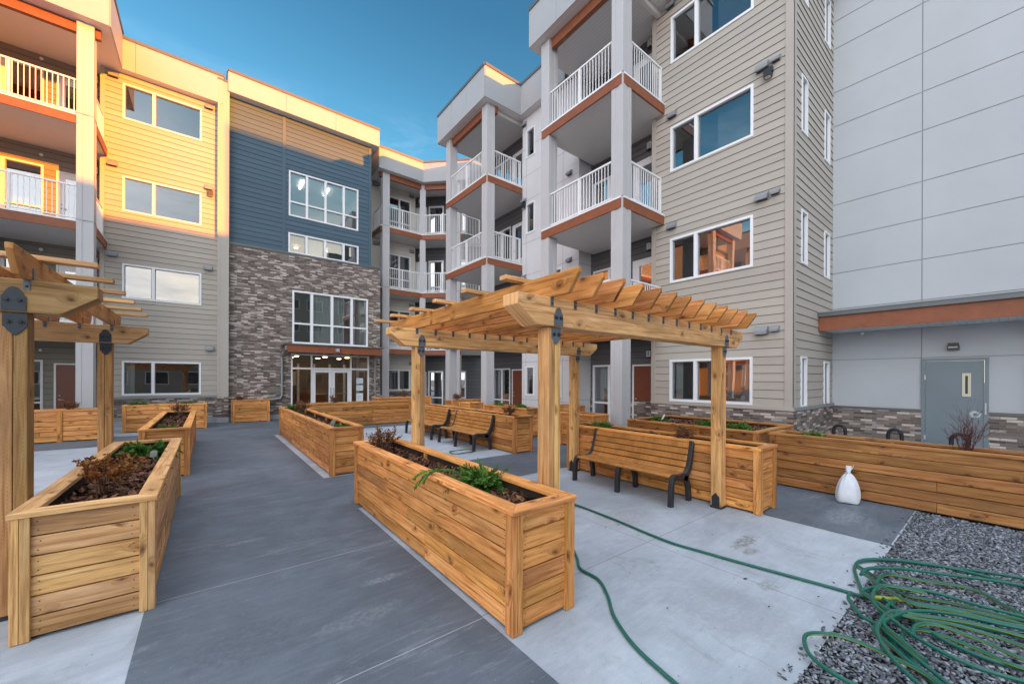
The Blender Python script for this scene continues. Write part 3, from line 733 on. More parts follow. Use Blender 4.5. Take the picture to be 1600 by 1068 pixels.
# ================================================================== CORNER WING (45 degree balconies)
def corner_wing():
    t = thing('corner_wing', 'inner corner wing with angled balconies right of the brick entrance, grey columns and rust beams', 'apartment building', (9, 20, 0))
    w = W((0, 21.0), (1, 0))
    wall = MB(); hs = []
    for i in range(4): hs.append((7.72, 9.06, FL[i]+(1.06 if i == 0 else .35), FL[i]+2.2))
    panel_wall(w, wall, 6.1, 9.35, 0, 12.3, hs, (6.6, 7.6), (1.0, 2.5, 3.3, 5.75, 6.4, 8.9, 9.55, 12.0), 'cream_wall'); reveals(w, wall, hs, 'cream_wall')
    flat_wall(w, wall, 6.62, 9.35, 0, 1.0, [], 'brick', .02)
    wall.build('wall', t)
    for i, h in enumerate(hs):
        window(w, t, *h, ms=(8.4,) , ts=() if i == 0 else (h[2]+.5,), glass='dark_glass')
        room(w, t, 7.5, 9.3, FL[i]+.05, FL[i]+2.6)
        vent(w, t, 9.12, FL[i]+2.55); vent(w, t, 7.05, FL[i]+2.6, double=True)
    wd = W((9.35, 21.55), (1, -1)); L = 4.6
    dk = MB(); hd = []
    for i in range(4):
        z = FL[i]; hd += [(1.05, 1.95, z+.04, z+2.15), (2.35, 3.3, z+.04, z+2.15)]
    lap_wall(wd, dk, 0, L, 0, 12.3, hd, 'dark_siding'); dk.quad((9.35, 21.0, 0), (9.35, 21.55, 0), (9.35, 21.55, 12.3), (9.35, 21.0, 12.3), 'cream_wall')
    dk.build('recess_wall', t)
    for i in range(4):
        z = FL[i]
        for h in hd[2*i:2*i+2]: window(wd, t, *h, ts=(z+.62,), glass='dark_glass', fw=.075, blind=[(h[0]+.1, h[0]+.35, z+.7, z+2.05, 'tan_door' if i in (1, 2) else 'curtain')] if h[0] < 2 else None)
        door(wd, t, .15, .95, z+2.1, 'door_red' if i == 0 else 'white_vinyl', z, handle_left=False)
        wall_lamp(wd, t, .5, z+2.45); room(wd, t, 1, 3.4, z+.03, z+2.6)
    # floor plates and rails
    A, B, C = (6.95, 19.72), (9.17, 19.72), (10.75, 18.14)
    for i in (1, 2, 3):
        z = FL[i]
        poly = [A, B, C, (12.6, 18.3), (9.35, 21.6), (6.95, 21.0)]
        o = balcony(t, poly, (0, 1, 5), z, grain=(1, 0))
        railing(o, [(A[0]+.06, 20.95), (A[0]+.06, A[1]+.06), (B[0]-.02, B[1]+.06), (C[0]-.05, C[1]+.10)], z)
        railing(o, [(C[0], C[1]+.1), (12.0, 18.3)], z)
    column(t, 7.16, 19.82, 0, 12.26, .36); column(t, 9.24, 19.80, 0, 12.26, .30, R(-22)); column(t, 10.62, 18.36, 0, 12.26, .34, R(-45))
    rb = MB(); edge_strip(rb, (7.34, 19.80), (9.10, 19.80), 11.98, 12.26, .12, 'rust'); edge_strip(rb, (9.34, 19.72), (10.5, 18.56), 11.98, 12.26, .12, 'rust'); edge_strip(rb, (6.86, 19.9), (6.98, 19.9), 12.04, 12.26, .14, 'rust'); rb.build('roof_beam', t)
    roof_cap(t, [(6.72, 19.42), (9.10, 19.42), (10.9, 17.62), (13.5, 17.62), (13.5, 24), (6.18, 24), (6.18, 22.2), (6.72, 22.2)], 12.27, 13.35, (0, 1, 7), seams=9)
corner_wing()

# ================================================================== RIGHT SIDE WINGS (facing -X)
def balcony_tower(t, X, y0, y1, xw, near_open=True):
    """slabs from X (front) to the recess wall, between y0 and y1"""
    for i in (1, 2, 3):
        z = FL[i]
        poly = [(X, y1), (X, y0), (10.77, y0), (10.77, y1)]
        o = balcony(t, poly, (0, 1), z, grain=(0, 1))
        railing(o, [(xw, y1-.06), (X+.06, y1-.06), (X+.06, y0+.06), (xw, y0+.06)] if False else [(X+.06, y1-.06), (X+.06, y0+.06), (xw-.02, y0+.06)], z)
    column(t, X+.15, y0+.14, 0, 12.26, .36); column(t, X+.15, y1-.14, 0, 12.26, .36)
    rb = MB(); rb.box(X+.06, X+.20, y0+.34, y1-.34, 11.97, 12.26, 'rust'); rb.box(X+.33, X+.46, y0-.06, y0+.10, 12.0, 12.26, 'rust'); rb.box(X+.46, 10.2, y0+.10, y0+.2, 12.12, 12.26, 'soffit'); rb.build('roof_beam', t)
def middle_wing():
    t = thing('apartment_wing', 'white panelled wing with a slim balcony tower in the middle distance', 'apartment building', (10.1, 12, 0))
    w = W((10.1, 15.4), (0, -1)); S = lambda y: 15.4-y
    wall = MB(); hs = []
    for (a, b) in [(1.07, 2.23), (4.42, 5.6), (7.54, 8.75), (10.57, 11.70)]: hs.append((S(12.0), S(11.48), a, b))
    for (a, b) in [(1.07, 2.23), (4.55, 5.78)]: hs.append((S(10.95), S(9.98), a, b))
    panel_wall(w, wall, S(12.25), S(9.18), .35, 12.3, hs, (S(12.0)+.0, S(9.95)), (.9, 2.4, 3.4, 4.3, 5.9, 7.2, 8.9, 9.9, 11.0)); reveals(w, wall, hs, 'white_panel')
    w.box(wall, S(12.25), S(9.18), 0, .35, -.1, .005, 'kerb_concrete')
    wall.quad((10.75, 9.18, 0), (10.1, 9.18, 0), (10.1, 9.18, 12.3), (10.75, 9.18, 12.3), 'white_panel')
    for z in (1.0, 2.4, 4.3, 5.75, 7.2, 8.7): wall.obox((10.1, 9.172, z), (.65, 0, 0), (0, .006, 0), (0, 0, .012), 'vent')
    wall.quad((10.1, 12.25, 0), (10.75, 12.25, 0), (10.75, 12.25, 12.3), (10.1, 12.25, 12.3), 'white_panel')
    wall.build('wall', t)
    for h in hs: window(w, t, *h, glass='glass', ms=() if h[1]-h[0] < .7 else ((h[0]+h[1])/2,))
    for i in range(4): room(w, t, S(12.2), S(9.3), FL[i]+.04, FL[i]+2.7)
    for y, z in [(12.12, 12.02), (12.12, 8.94), (9.6, 9.02), (9.6, 5.95), (12.12, 5.85)]: vent(w, t, S(y), z, .2, .15, double=False)
    wall_lamp(w, t, S(12.1), 8.72, 0, True)
    wr = W((10.75, 15.5), (0, -1)); S2 = lambda y: 15.5-y
    rw = MB(); hr = []
    for i in range(4): hr += [(S2(15.2), S2(13.85), FL[i]+.30, FL[i]+2.2)]
    lap_wall(wr, rw, 0, S2(12.2), 0, 12.3, hr, 'dark_siding'); rw.build('recess_wall', t)
    for i, h in enumerate(hr):
        window(wr, t, *h, ms=(S2(14.5),), ts=(FL[i]+.75,), glass='dark_glass', blind=[(h[0]+.1, h[0]+.3, FL[i]+.4, FL[i]+2.1, 'curtain')])
        door(wr, t, S2(13.70), S2(12.85), FL[i]+2.15, 'door_red' if i == 0 else 'white_vinyl', FL[i], lite=None if i == 0 else (S2(13.5), S2(13.05), FL[i]+.6, FL[i]+2.0))
        room(wr, t, S2(15.3), S2(13.7), FL[i]+.04, FL[i]+2.6)
        dl = MB(); dl.dome(wr.p(S2(12.7), FL[i]+2.6, .01), .05, wr.n, 'rail_white', 10, .06); dl.build('sensor', t)
    balcony_tower(t, 8.38, 12.30, 15.45, 10.1)
    roof_cap(t, [(8.12, 15.85), (8.12, 12.08), (9.85, 12.08), (9.85, 9.62), (14, 9.62), (14, 17.6), (12.2, 17.6), (12.2, 15.85)], 12.27, 13.5, (0, 1, 2, 7), grain=(0, 1), seams=1.3)
middle_wing()
def right_wing():
    t = thing('apartment_wing', 'taupe lap sided wing on the right with tall balcony tower', 'apartment building', (10.2, 5, 0))
    X = 10.2; w = W((X, 6.42), (0, -1)); S = lambda y: 6.42-y
    heads = [(1.13, 2.28), (4.42, 5.66), (7.52, 8.77), (10.55, 11.85)]
    # window top heights as seen on the wall
    hs = [(S(5.85), S(3.745), a, b) for a, b in heads]
    wall = MB(); lap_wall(w, wall, .12, S(2.95)-.14, 1.12, 12.3, hs, 'taupe', .193); reveals(w, wall, hs, 'taupe_trim')
    w.box(wall, 0, .125, 1.12, 12.3, -.1, .03, 'taupe_trim'); w.box(wall, S(2.95)-.145, S(2.95)+.03, 1.12, 12.3, -.02, .03, 'taupe_trim')
    wall.quad((10.75, 6.42, 0), (X, 6.42, 0), (X, 6.42, 12.3), (10.75, 6.42, 12.3), 'taupe_trim')
    ws = W((X, 2.95), (1, 0)); hw = []
    for i, (a, b) in enumerate([(1.10, 2.28), (4.42, 5.66), (7.45, 8.77), (10.5, 11.8)]): hw += [(.52, .94, a, b), (2.32, 2.80, a-.03, b-.06)]
    lap_wall(ws, wall, .03, 3.13, 1.12, 12.3, hw, 'taupe', .193); reveals(ws, wall, hw, 'taupe_trim', .10)
    ws.box(wall, -.03, .12, 1.12, 12.3, .016, .032, 'taupe_trim')
    wall.build('wall', t)
    base = MB(); flat_wall(w, base, 0, S(2.95)+.03, .15, 1.05, [], 'brick', .03); flat_wall(ws, base, -.03, 3.13, .15, 1.05, [], 'brick', .03)
    w.box(base, 0, S(2.95)+.05, 1.045, 1.12, -.02, .055, 'taupe_trim'); ws.box(base, -.02, 3.13, 1.045, 1.12, -.02, .055, 'vent'); base.build('brick_base', t)
    for i, h in enumerate(hs):
        window(w, t, *h, ms=(h[0]+.72,), fw=.06, blind=[(h[0]+.08, h[0]+.28, h[2]+.08, h[3]-.08, 'curtain')] if i == 0 else None)
        room(w, t, S(6.2), S(3.2), FL[i]+.04, FL[i]+2.75 if i < 3 else 12.2)
    for h in hw: window(ws, t, *h, fw=.05)
    for i in range(4): room(ws, t, .3, 3.1, FL[i]+.04, FL[i]+2.75, 1.6)
    for y, z in [(5.79, 9.1), (5.79, 6.01), (5.85, 12.2)]: vent(w, t, S(y), z)
    for y, z in [(3.55, 9.02), (3.55, 6.0), (3.55, 2.88)]: vent(w, t, S(y), z, .26, .18, double=True)
    wall_lamp(w, t, S(3.42), 8.80, 0, True)
    wr = W((10.75, 9.2), (0, -1)); S2 = lambda y: 9.2-y
    rw = MB(); hr = [(S2(9.07), S2(7.75), FL[i]+.26, FL[i]+2.22) for i in range(4)]
    lap_wall(wr, rw, 0, S2(6.42), 1.05, 12.3, hr, 'dark_siding'); flat_wall(wr, rw, 0, S2(6.42), 0, 1.05, hr, 'brick', .03); rw.build('recess_wall', t)
    for i, h in enumerate(hr):
        window(wr, t, *h, ms=(S2(8.37),), ts=(FL[i]+.92,), glass='dark_glass', fw=.06, blind=[(S2(8.9), S2(8.5), FL[i]+1.0, FL[i]+2.1, 'curtain' if i != 1 else 'tan_door')])
        door(wr, t, S2(7.43), S2(6.5), FL[i]+2.2, 'door_red' if i == 0 else 'white_vinyl', FL[i], lite=None if i == 0 else (S2(7.2), S2(6.72), FL[i]+.55, FL[i]+2.0))
        wall_lamp(wr, t, S2(6.85), FL[i]+2.52); room(wr, t, S2(9.15), S2(7.6), FL[i]+.04, FL[i]+2.6)
        vent(wr, t, S2(8.0), FL[i]+2.58, .3, .2)
    balcony_tower(t, 8.3, 6.08, 9.08, X)
    roof_cap(t, [(8.06, 9.45), (8.06, 5.78), (9.85, 5.78), (9.85, 2.6), (14, 2.6), (14, 9.45)], 12.27, 13.5, (0, 1, 2, 3), grain=(0, 1), seams=1.3)
right_wing()
def gable_block():
    t = thing('gable_block', 'tall windowless block of white cement panels with a grey service door', 'apartment building', (13.33, -4, 0))
    X = 13.33; w = W((X, 2.95), (0, -1)); S = lambda y: 2.95-y; H = 14.0
    hd = [(S(1.27), S(.26), 0, 2.24)]
    wall = MB()
    panel_wall(w, wall, 0, 10.2, 1.06, H, hd, [S(y) for y in (1.27, -1.4, -4.1)], (2.27, 3.64, 4.60, 5.56, 6.45, 7.65, 8.57, 9.49, 10.67, 11.41, 12.4, 13.5), 'gable_panel', .016)
    flat_wall(w, wall, 0, 10.2, .12, 1.0, hd, 'brick', .035); w.box(wall, 0, S(1.27), .99, 1.055, -.02, .05, 'coping', 1.4); w.box(wall, S(.26), 10.2, .99, 1.055, -.02, .05, 'coping', 1.4)
    wall.quad((X, -7.25, 0), (X+12, -7.25, 0), (X+12, -7.25, H), (X, -7.25, H), 'white_panel'); wall.quad((X, 2.95, 12), (X+12, 2.95, 12), (X+12, 2.95, H), (X, 2.95, H), 'white_panel')
    wall.quad((X, -7.25, H), (X+12, -7.25, H), (X+12, 2.95, H), (X, 2.95, H), 'coping'); w.box(wall, -.02, 10.2, H-.1, H+.05, -.1, .06, 'coping')
    wall.build('wall', t)
    stn = MB(); c = w.p(S(-.62), 7.2, .0025)   # grey patch of filler on a panel
    stn.face([c+w.u*(.11*math.cos(a)*(1+.2*math.sin(3*a)))+V((0, 0, .16*math.sin(a))) for a in [2*math.pi*k/18 for k in range(18)]], 'vent'); stn.build('filler_patch', t)
    d = MB(); a, b = hd[0][0], hd[0][1]
    for p, q, z0, z1 in ((a, a+.06, 0, 2.24), (b-.06, b, 0, 2.24), (a+.06, b-.06, 2.18, 2.24)): w.box(d, p, q, z0, z1, -.06, .045, 'grey_door', .8)
    w.box(d, a+.064, b-.064, .012, 2.176, -.03, .02, 'grey_door')
    o = d.build('door', t)
    v = MB(); s0, s1, z0, z1 = b-.38, b-.25, 1.38, 1.90
    for p, q, e, f in ((s0, s0+.045, z0, z1), (s1-.045, s1, z0, z1), (s0+.045, s1-.045, z0, z0+.06), (s0+.045, s1-.045, z1-.06, z1)): w.box(v, p, q, e, f, .021, .032, 'cream_paint')
    w.box(v, s0+.045, s1-.045, z0+.06, z1-.06, .021, .0235, 'dark_metal'); v.build('vision_panel', o)
    pm = MB(); c = w.p(b-.19, .99, .0235)
    pm.face([c+w.u*(.085*math.cos(x)*(1+.12*math.sin(5*x)))+V((0, 0, .075*math.sin(x)*(1+.1*math.cos(3*x)))) for x in [2*math.pi*k/22 for k in range(22)]], 'primer'); pm.build('primer_patch', o)
    kn = MB(); kn.dome(w.p(b-.19, .99, .024), .03, w.n, 'grey_door', 12, .035)
    kn.build('handle', o)
    for z in (.35, 1.75):
        hg = MB(); w.box(hg, a+.045, a+.075, z, z+.11, .0455, .06, 'steel'); hg.build('hinge', o)
    hg = MB(); w.box(hg, b-.055, b-.03, 1.0, 1.25, .046, .056, 'steel'); hg.build('strike_plate', o)
    l = MB(); w.box(l, S(.86), S(.68), 2.42, 2.53, .0, .12, 'dark_metal'); w.box(l, S(.85), S(.69), 2.52, 2.58, .0, .15, 'dark_metal'); w.box(l, S(.84), S(.70), 2.47, 2.50, .12, .125, 'curtain'); l.build('wall_lamp', t)
    k = MB(); k.dome(w.p(S(2.32), 2.95, .12), .045, (0, 0, -1), 'rail_white', 12, .06); k.build('camera_dome', t, smooth=True)
    # canopy over the service door
    c = MB(); XC = 12.05; y0, y1 = -7.0, 2.93
    c.obox((XC, y0, 2.96), (.045, 0, 0), (0, y1-y0, 0), (0, 0, .345), 'rust', 1, 1)
    c.quad((XC+.045, y0, 2.99), (X, y0, 2.99), (X, y1, 2.99), (XC+.045, y1, 2.99), 'white_soffit')
    c.obox((XC-.07, y0, 3.305), (.12, 0, 0), (0, y1-y0+.01, 0), (0, 0, .095), 'coping', 1.3, 1); c.obox((XC-.09, y0, 3.40), (.14, 0, 0), (0, y1-y0+.01, 0), (0, 0, .025), 'vent', .9, 1)
    c.prism([(XC, y1, 3.40), (X, y1, 3.40), (X, y1, 3.62), (XC+.05, y1, 3.44)], (0, y0-y1, 0), 'vent', 1.5)
    c.build('canopy', t)
    dp = MB(); dp.tube([(XC-.02, -.33, 3.35), (XC-.02, -.33, 3.0), (X-.09, -.33, 2.7), (X-.09, -.33, .1)], .05, 'coping', 8); dp.build('downpipe', t, smooth=True)
gable_block()
def shade_block():  # unseen block, added and stepped to cast the facades' shadow line
    t = thing('shade_block', 'unseen stepped taupe block added behind the viewer to shade the facades', 'apartment building', (14, -18, 0))
    y0, y1 = -29, -15.5
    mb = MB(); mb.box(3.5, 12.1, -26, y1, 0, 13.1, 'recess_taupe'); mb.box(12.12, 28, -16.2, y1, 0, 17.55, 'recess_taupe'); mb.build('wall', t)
    mb = MB(); mb.box(-16, 3.48, -24, y1, 0, 5.6, 'recess_taupe'); mb.build('wall', t)  # low annex added to keep sun off the lower far left wing
    rf = MB(); rf.box(-16.2, 3.29, -24.2, y1+.2, 5.6, 5.8, 'coping'); rf.build('roof', t)
    rf = MB(); rf.box(3.3, 12.08, -26.2, y1+.2, 13.1, 13.3, 'coping'); rf.build('roof', t); rf = MB(); rf.box(12.11, 28.2, -16.3, y1+.05, 17.55, 17.7, 'coping'); rf.build('roof', t)
    wv = W((0, y1), (-1, 0))
    for x in (-14, -11, -8, -5, -2, 4.2, 7, 9.6, 13.2, 16.4, 19.6):
        for z in (1, 4.2, 7.4, 10):
            if x < 3 and z > 3: continue
            g = MB(); wv.box(g, -x-1.8, -x, z, z+1.3, .002, .03, 'white_vinyl'); f = g.build('window', t)
            g = MB(); wv.box(g, -x-1.74, -x-.06, z+.06, z+1.24, .031, .036, 'dark_metal'); g.build('pane', f)
shade_block()
# ------------------------------------------------------------------ ground
def sheet(name, rects, z, m):
    mb = MB()
    for x0, x1, y0, y1 in rects: mb.face([(x0, y0, z), (x1, y0, z), (x1, y1, z), (x0, y1, z)], m, [(x0, y0), (x1, y0), (x1, y1), (x0, y1)])
    return struct(mb.build(name))
sheet('ground', [(-400, 400, -400, 400)], -.06, 'ground')
sheet('concrete_paving', [(-40, -.37, -8, 20), (-.37, 1.6, -8, 20), (1.6, 20, .75, 24), (7.5, 20, -12, .75)], 0.0, 'concrete')
sheet('charcoal_walkway', [(-.37, 1.59, -8, 19.0), (1.59, 7.45, 5.38, 7.08), (5.66, 7.45, .765, 5.38), (1.59, 9, 13.75, 14.6), (1.59, 6.6, 14.6, 19.0), (1.59, 2.45, 7.08, 7.34), (6.25, 9.5, 7.08, 13.75), (-12, -.37, 14.05, 16.05)], .004, 'dark_concrete')
sheet('gravel_bed', [(1.6, 7.5, -12, .75)], -.03, 'gravel_base')

def stones(name, n, area, zc, smin, smax, m, flat=.45, tones=((.55, .6, .68), (1.5, 1.5, 1.5)), near=True):
    """many small angular stones in one mesh"""
    ico = [(-.52, 0, .85), (.52, 0, .85), (-.52, 0, -.85), (.52, 0, -.85), (0, .85, .52), (0, .85, -.52), (0, -.85, .52), (0, -.85, -.52), (.85, .52, 0), (-.85, .52, 0), (.85, -.52, 0), (-.85, -.52, 0)]
    fc = np.array([(0,4,1),(0,9,4),(9,5,4),(4,5,8),(4,8,1),(8,10,1),(8,3,10),(5,3,8),(5,2,3),(2,7,3),(7,10,3),(7,6,10),(7,11,6),(11,0,6),(0,1,6),(6,1,10),(9,0,11),(9,11,2),(9,2,5),(7,2,11)])[:, ::-1]
    base = np.array(ico)
    x0, x1, y0, y1 = area
    px = rng.uniform(x0, x1, n); py = rng.uniform(y0, y1, n)
    s = rng.uniform(smin, smax, n)*rng.choice([.7, 1, 1, 1.35], n)
    vs = base[None]*rng.uniform(.65, 1.2, (n, 12, 1))
    sc = np.stack([s*rng.uniform(.8, 1.6, n), s*rng.uniform(.6, 1.1, n), s*flat*rng.uniform(.6, 1.2, n)], 1)
    vs = vs*sc[:, None, :]
    a = rng.uniform(0, 2*np.pi, n); ti = rng.normal(0, .35, n); tj = rng.normal(0, .35, n)
    x, y, z = vs[..., 0], vs[..., 1], vs[..., 2]
    z = z+x*np.sin(ti)[:, None]+y*np.sin(tj)[:, None]
    ca, sa = np.cos(a)[:, None], np.sin(a)[:, None]
    X = x*ca-y*sa+px[:, None]; Y = x*sa+y*ca+py[:, None]; Z = z+zc+rng.uniform(-.006, .010, n)[:, None]
    verts = np.stack([X, Y, Z], 2).reshape(-1, 3)
    faces = (fc[None]+(np.arange(n)*12)[:, None, None]).reshape(-1, 3)
    me = bpy.data.meshes.new(name); me.materials.append(M[m])
    me.vertices.add(len(verts)); me.vertices.foreach_set('co', verts.ravel())
    me.loops.add(faces.size); me.loops.foreach_set('vertex_index', faces.ravel().astype(np.int32))
    me.polygons.add(len(faces)); me.polygons.foreach_set('loop_start', np.arange(0, faces.size, 3, dtype=np.int32)); me.polygons.foreach_set('loop_total', np.full(len(faces), 3, dtype=np.int32))
    at = me.attributes.new('tint', 'FLOAT_COLOR', 'FACE')
    lo, hi = np.array(tones[0]), np.array(tones[1])
    tt = lo+(hi-lo)*(rng.uniform(0, 1, (n, 1))**1.5)
    tt = tt*rng.uniform(.92, 1.08, (n, 3))
    col = np.concatenate([np.repeat(tt, 20, 0), np.ones((n*20, 1))], 1)
    at.data.foreach_set('color', col.ravel())
    me.update(calc_edges=True)
    o = bpy.data.objects.new(name, me); COL.objects.link(o); o['_o'] = (0, 0, 0); return o
g = stones('gravel', 52000, (2.2, 7.42, -1.9, .75), -.006, .008, .0165, 'gravel_stone', .5, ((.5, .52, .56), (2.3, 2.35, 2.4)))
g['kind'] = 'stuff'; g['label'] = 'grey slate chip gravel bed under the coiled hose'
s_ = stones('stray_gravel', 22, (2.2, 5.6, .78, 3.0), .006, .006, .011, 'gravel_stone', .5, ((.3, .33, .38), (1.0, 1.0, 1.0))); s_['kind'] = 'stuff'; s_['label'] = 'stray gravel chips scattered over the light concrete'
s_ = stones('stray_gravel', 110, (2.4, 7.3, .70, .83), .006, .008, .016, 'gravel_stone', .5, ((.3, .33, .38), (1.2, 1.2, 1.2))); s_['kind'] = 'stuff'; s_['label'] = 'gravel chips spilled along the edge of the concrete'

# ------------------------------------------------------------------ planters
def btint(base=1.0):
    v = random.choice([1, 1, .88, 1.08, .70, 1.18])*random.uniform(.92, 1.08)*base
    return (v, v*random.uniform(.95, 1.04), v*random.uniform(.86, 1.08))
def board_panel(o, u, L, z0, n, bh, m, out, t=.036, joint=None, base=1.0, screws=False):
    """n horizontal boards from point o along u, face pointing to out"""
    mb = MB(); o, u, out = V(o), V(u), V(out)
    for i in range(n):
        z = z0+i*bh; c = [0, L]
        if joint and L > 2.2: c = [0]+sorted(random.sample([L*.33, L*.5, L*.62], 1))+[L]
        for a, b in zip(c[:-1], c[1:]):
            mb.obox(o+u*(a+(.001 if a else 0))+V((0, 0, z+.005))-out*t, u*(b-a-(.002 if b < L else 0)), out*(t-random.uniform(0, .004)), V((0, 0, bh-.010)), m, btint(base), 0)
    if screws:
        for i in range(n):
            for e in (.035, L-.035):
                for q in (.28, .72):
                    c_ = o+u*(e+random.uniform(-.008, .008))+V((0, 0, z0+bh*(i+q)))+out*.0004
                    mb.tube([c_, c_+out*.0016], .0042, 'dark_metal', 7)
    # dark lining behind the board gaps
    mb.obox(o-out*(t+.02)+V((0, 0, z0)), u*L, out*.012, V((0, 0, n*bh)), 'soil', 1, 0)
    return mb
def planter(label, x0, x1, y0, y1, h=.86, mat='cedar', posts_along=(), group='cedar planter boxes', open_soil=.10, mulch=True, base=1.0, zb=0.004, fine=1.0):
    t = thing('wooden_planter', label, 'planter', ((x0+x1)/2, (y0+y1)/2, 0), group)
    pw, cap, n = .088, .036, 6
    top = h-cap; z0 = zb+.018; bh = (top-z0)/n
    ins = .020
    longY = (y1-y0) > (x1-x0)
    L, Wd = y1-y0, x1-x0
    board_panel((x0+ins, y1-pw, 0), (0, -1, 0), L-2*pw, z0, n, bh, mat, (-1, 0, 0), joint=longY, base=base, screws=fine > 1.2).build('board_panel', t, bevel=.003)
    board_panel((x1-ins, y0+pw, 0), (0, 1, 0), L-2*pw, z0, n, bh, mat, (1, 0, 0), joint=longY, base=base, screws=fine > 1.2).build('board_panel', t, bevel=.003)
    board_panel((x0+pw, y0+ins, 0), (1, 0, 0), Wd-2*pw, z0, n, bh, mat, (0, -1, 0), joint=not longY, base=base*1.05, screws=fine > 1.2).build('board_panel', t, bevel=.003)
    board_panel((x1-pw, y1-ins, 0), (-1, 0, 0), Wd-2*pw, z0, n, bh, mat, (0, 1, 0), joint=not longY, base=base).build('board_panel', t, bevel=.003)
    pp = [(x0, y0), (x1-pw, y0), (x0, y1-pw), (x1-pw, y1-pw)]
    for (px, py) in pp:
        # an L of two boards at each corner
        mb = MB(); tt = btint(base*.97); sx = 1 if px == x0 else -1; sy = 1 if py == y0 else -1
        cx, cy = (x0 if sx > 0 else x1), (y0 if sy > 0 else y1)
        mb.obox((cx, cy, zb), (sx*.040, 0, 0), (0, sy*pw, 0), (0, 0, top-zb), mat, tt, 2)
        mb.obox((cx+sx*.042, cy, zb), (sx*(pw-.042), 0, 0), (0, sy*.036, 0), (0, 0, top-zb), mat, btint(base*.97), 2)
        mb.build('corner_post', t, bevel=.003)
    for q in posts_along:
        mb = MB()
        if longY: mb.obox((x0-.002, q-.05, zb), (.04, 0, 0), (0, .1, 0), (0, 0, top-zb), mat, btint(base), 2)
        else: mb.obox((q-.05, y0-.002, zb), (.1, 0, 0), (0, .04, 0), (0, 0, top-zb), mat, btint(base), 2)
        mb.build('batten', t, bevel=.003)
    # mitred cap boards
    cw, ov = .118, .012; mb = MB()
    A = [(x0-ov, y0-ov), (x1+ov, y0-ov), (x1+ov, y1+ov), (x0-ov, y1+ov)]
    B = [(x0-ov+cw, y0-ov+cw), (x1+ov-cw, y0-ov+cw), (x1+ov-cw, y1+ov-cw), (x0-ov+cw, y1+ov-cw)]
    for i in range(4):
        j = (i+1) % 4; e = .0008
        a, b, c, d = V((*A[i], top)), V((*A[j], top)), V((*B[j], top)), V((*B[i], top))
        u = (b-a).normalized(); a, b, c, d = a+u*e, b-u*e, c-u*e, d+u*e
        mb.prism([a, b, c, d], V((0, 0, cap)), mat, btint(base*1.08), uaxis=u)
    mb.build('cap_rail', t, bevel=.004)
    # inner lining
    mb = MB(); i0, i1, j0, j1 = x0+.058, x1-.058, y0+.058, y1-.058; zs = top-open_soil
    for a, b in (((i0, j0), (i0, j1)), ((i0, j1), (i1, j1)), ((i1, j1), (i1, j0)), ((i1, j0), (i0, j0))):
        mb.quad((*a, zs-.1), (*b, zs-.1), (*b, top), (*a, top), mat, .7)
    k = int(max(L, Wd)/1.2)
    for q in range(1, k):
        if longY: yy = y0+L*q/k; mb.box(x1-.105, x1-.062, yy-.02, yy+.02, zs-.1, top-.004, mat, .9, 2)
        else: xx = x0+Wd*q/k; mb.box(xx-.02, xx+.02, y1-.105, y1-.062, zs-.1, top-.004, mat, .9, 2)
    mb.build('lining', t)
    mb = MB(); mb.face([(i0, j0, zs-.03), (i1, j0, zs-.03), (i1, j1, zs-.03), (i0, j1, zs-.03)], 'soil'); mb.build('soil', t)
    if mulch:
        area = (i1-i0)*(j1-j0); n_ = int(area*1500*fine)
        mu = MB()
        for _ in range(n_):
            c = V((random.uniform(i0+.01, i1-.01), random.uniform(j0+.01, j1-.01), zs-.026+random.uniform(0, .035)))
            a = random.uniform(0, math.pi); tl = random.gauss(0, .38); l = random.uniform(.025, .075); wd = random.uniform(.010, .026)
            u = V((math.cos(a)*math.cos(tl), math.sin(a)*math.cos(tl), math.sin(tl))); v = V((-math.sin(a), math.cos(a), random.gauss(0, .45))).normalized(); nn = u.cross(v)
            tv = random.choice([.45, .7, 1, 1, 1.5, 2.1]); tn = (tv, tv*random.uniform(.85, 1.1), tv*random.uniform(.75, 1.15))
            mu.face([c-u*l-v*wd*.5, c-u*l*.2-v*wd, c+u*l*.8-v*wd*.7, c+u*l, c+u*l*.5+v*wd, c-u*l*.7+v*wd*.8], 'mulch', None, tn)
            if _ % 2: mu.face([c+u*l+nn*.0, c+u*l*.5+v*wd, c+u*l*.5+v*wd-nn*.008, c+u*l-nn*.008], 'mulch', None, (tv*.6,)*3)
        om = mu.build('bark_mulch', t); om['kind'] = 'stuff'
    return t
planter('tan planter box at the left front, juniper and golden shrub in it', -1.01, -.31, 3.97, 7.55, mat='cedar_tan', fine=1.6, base=.98)
planter('second planter box along the left edge of the walkway', -.92, -.25, 9.0, 13.6, base=1.0)
planter('planter box under the left balconies with an upright batten in front', -5.4, -2.25, 15.6, 16.25, posts_along=(-3.12,), base=.95)
planter('low cross planter box before the taupe wall, left of the walkway', -2.1, -.03, 16.95, 17.6)
planter('short planter box standing alone against the brick wall', .72, 1.96, 18.30, 18.86)
planter('narrow planter box with a white plant tag, right of the walkway', 1.70, 2.28, 7.37, 13.6, base=.95)
planter('large foreground planter box in the centre with bark mulch and a spreading juniper', 1.615, 2.215, 2.045, 5.65, fine=1.8, open_soil=.085)
planter('long planter box behind the nearest bench under the right pergola', 5.57, 6.13, 1.95, 5.36, base=.9)
planter('wide planter box of three junipers before the right brick plinth', 7.32, 9.05, 2.60, 5.2, mulch=True, base=.64, open_soil=.05)
planter('long red brown planter box on the far right behind the white sack', 7.42, 8.0, -3.2, 2.47, base=.54)
planter('planter box behind the two distant benches, dry shrub on it', 5.58, 6.15, 7.03, 12.4, base=.88)
planter('wide cross planter box standing in front of the entrance doors', 2.45, 6.35, 14.6, 15.2, base=.75)
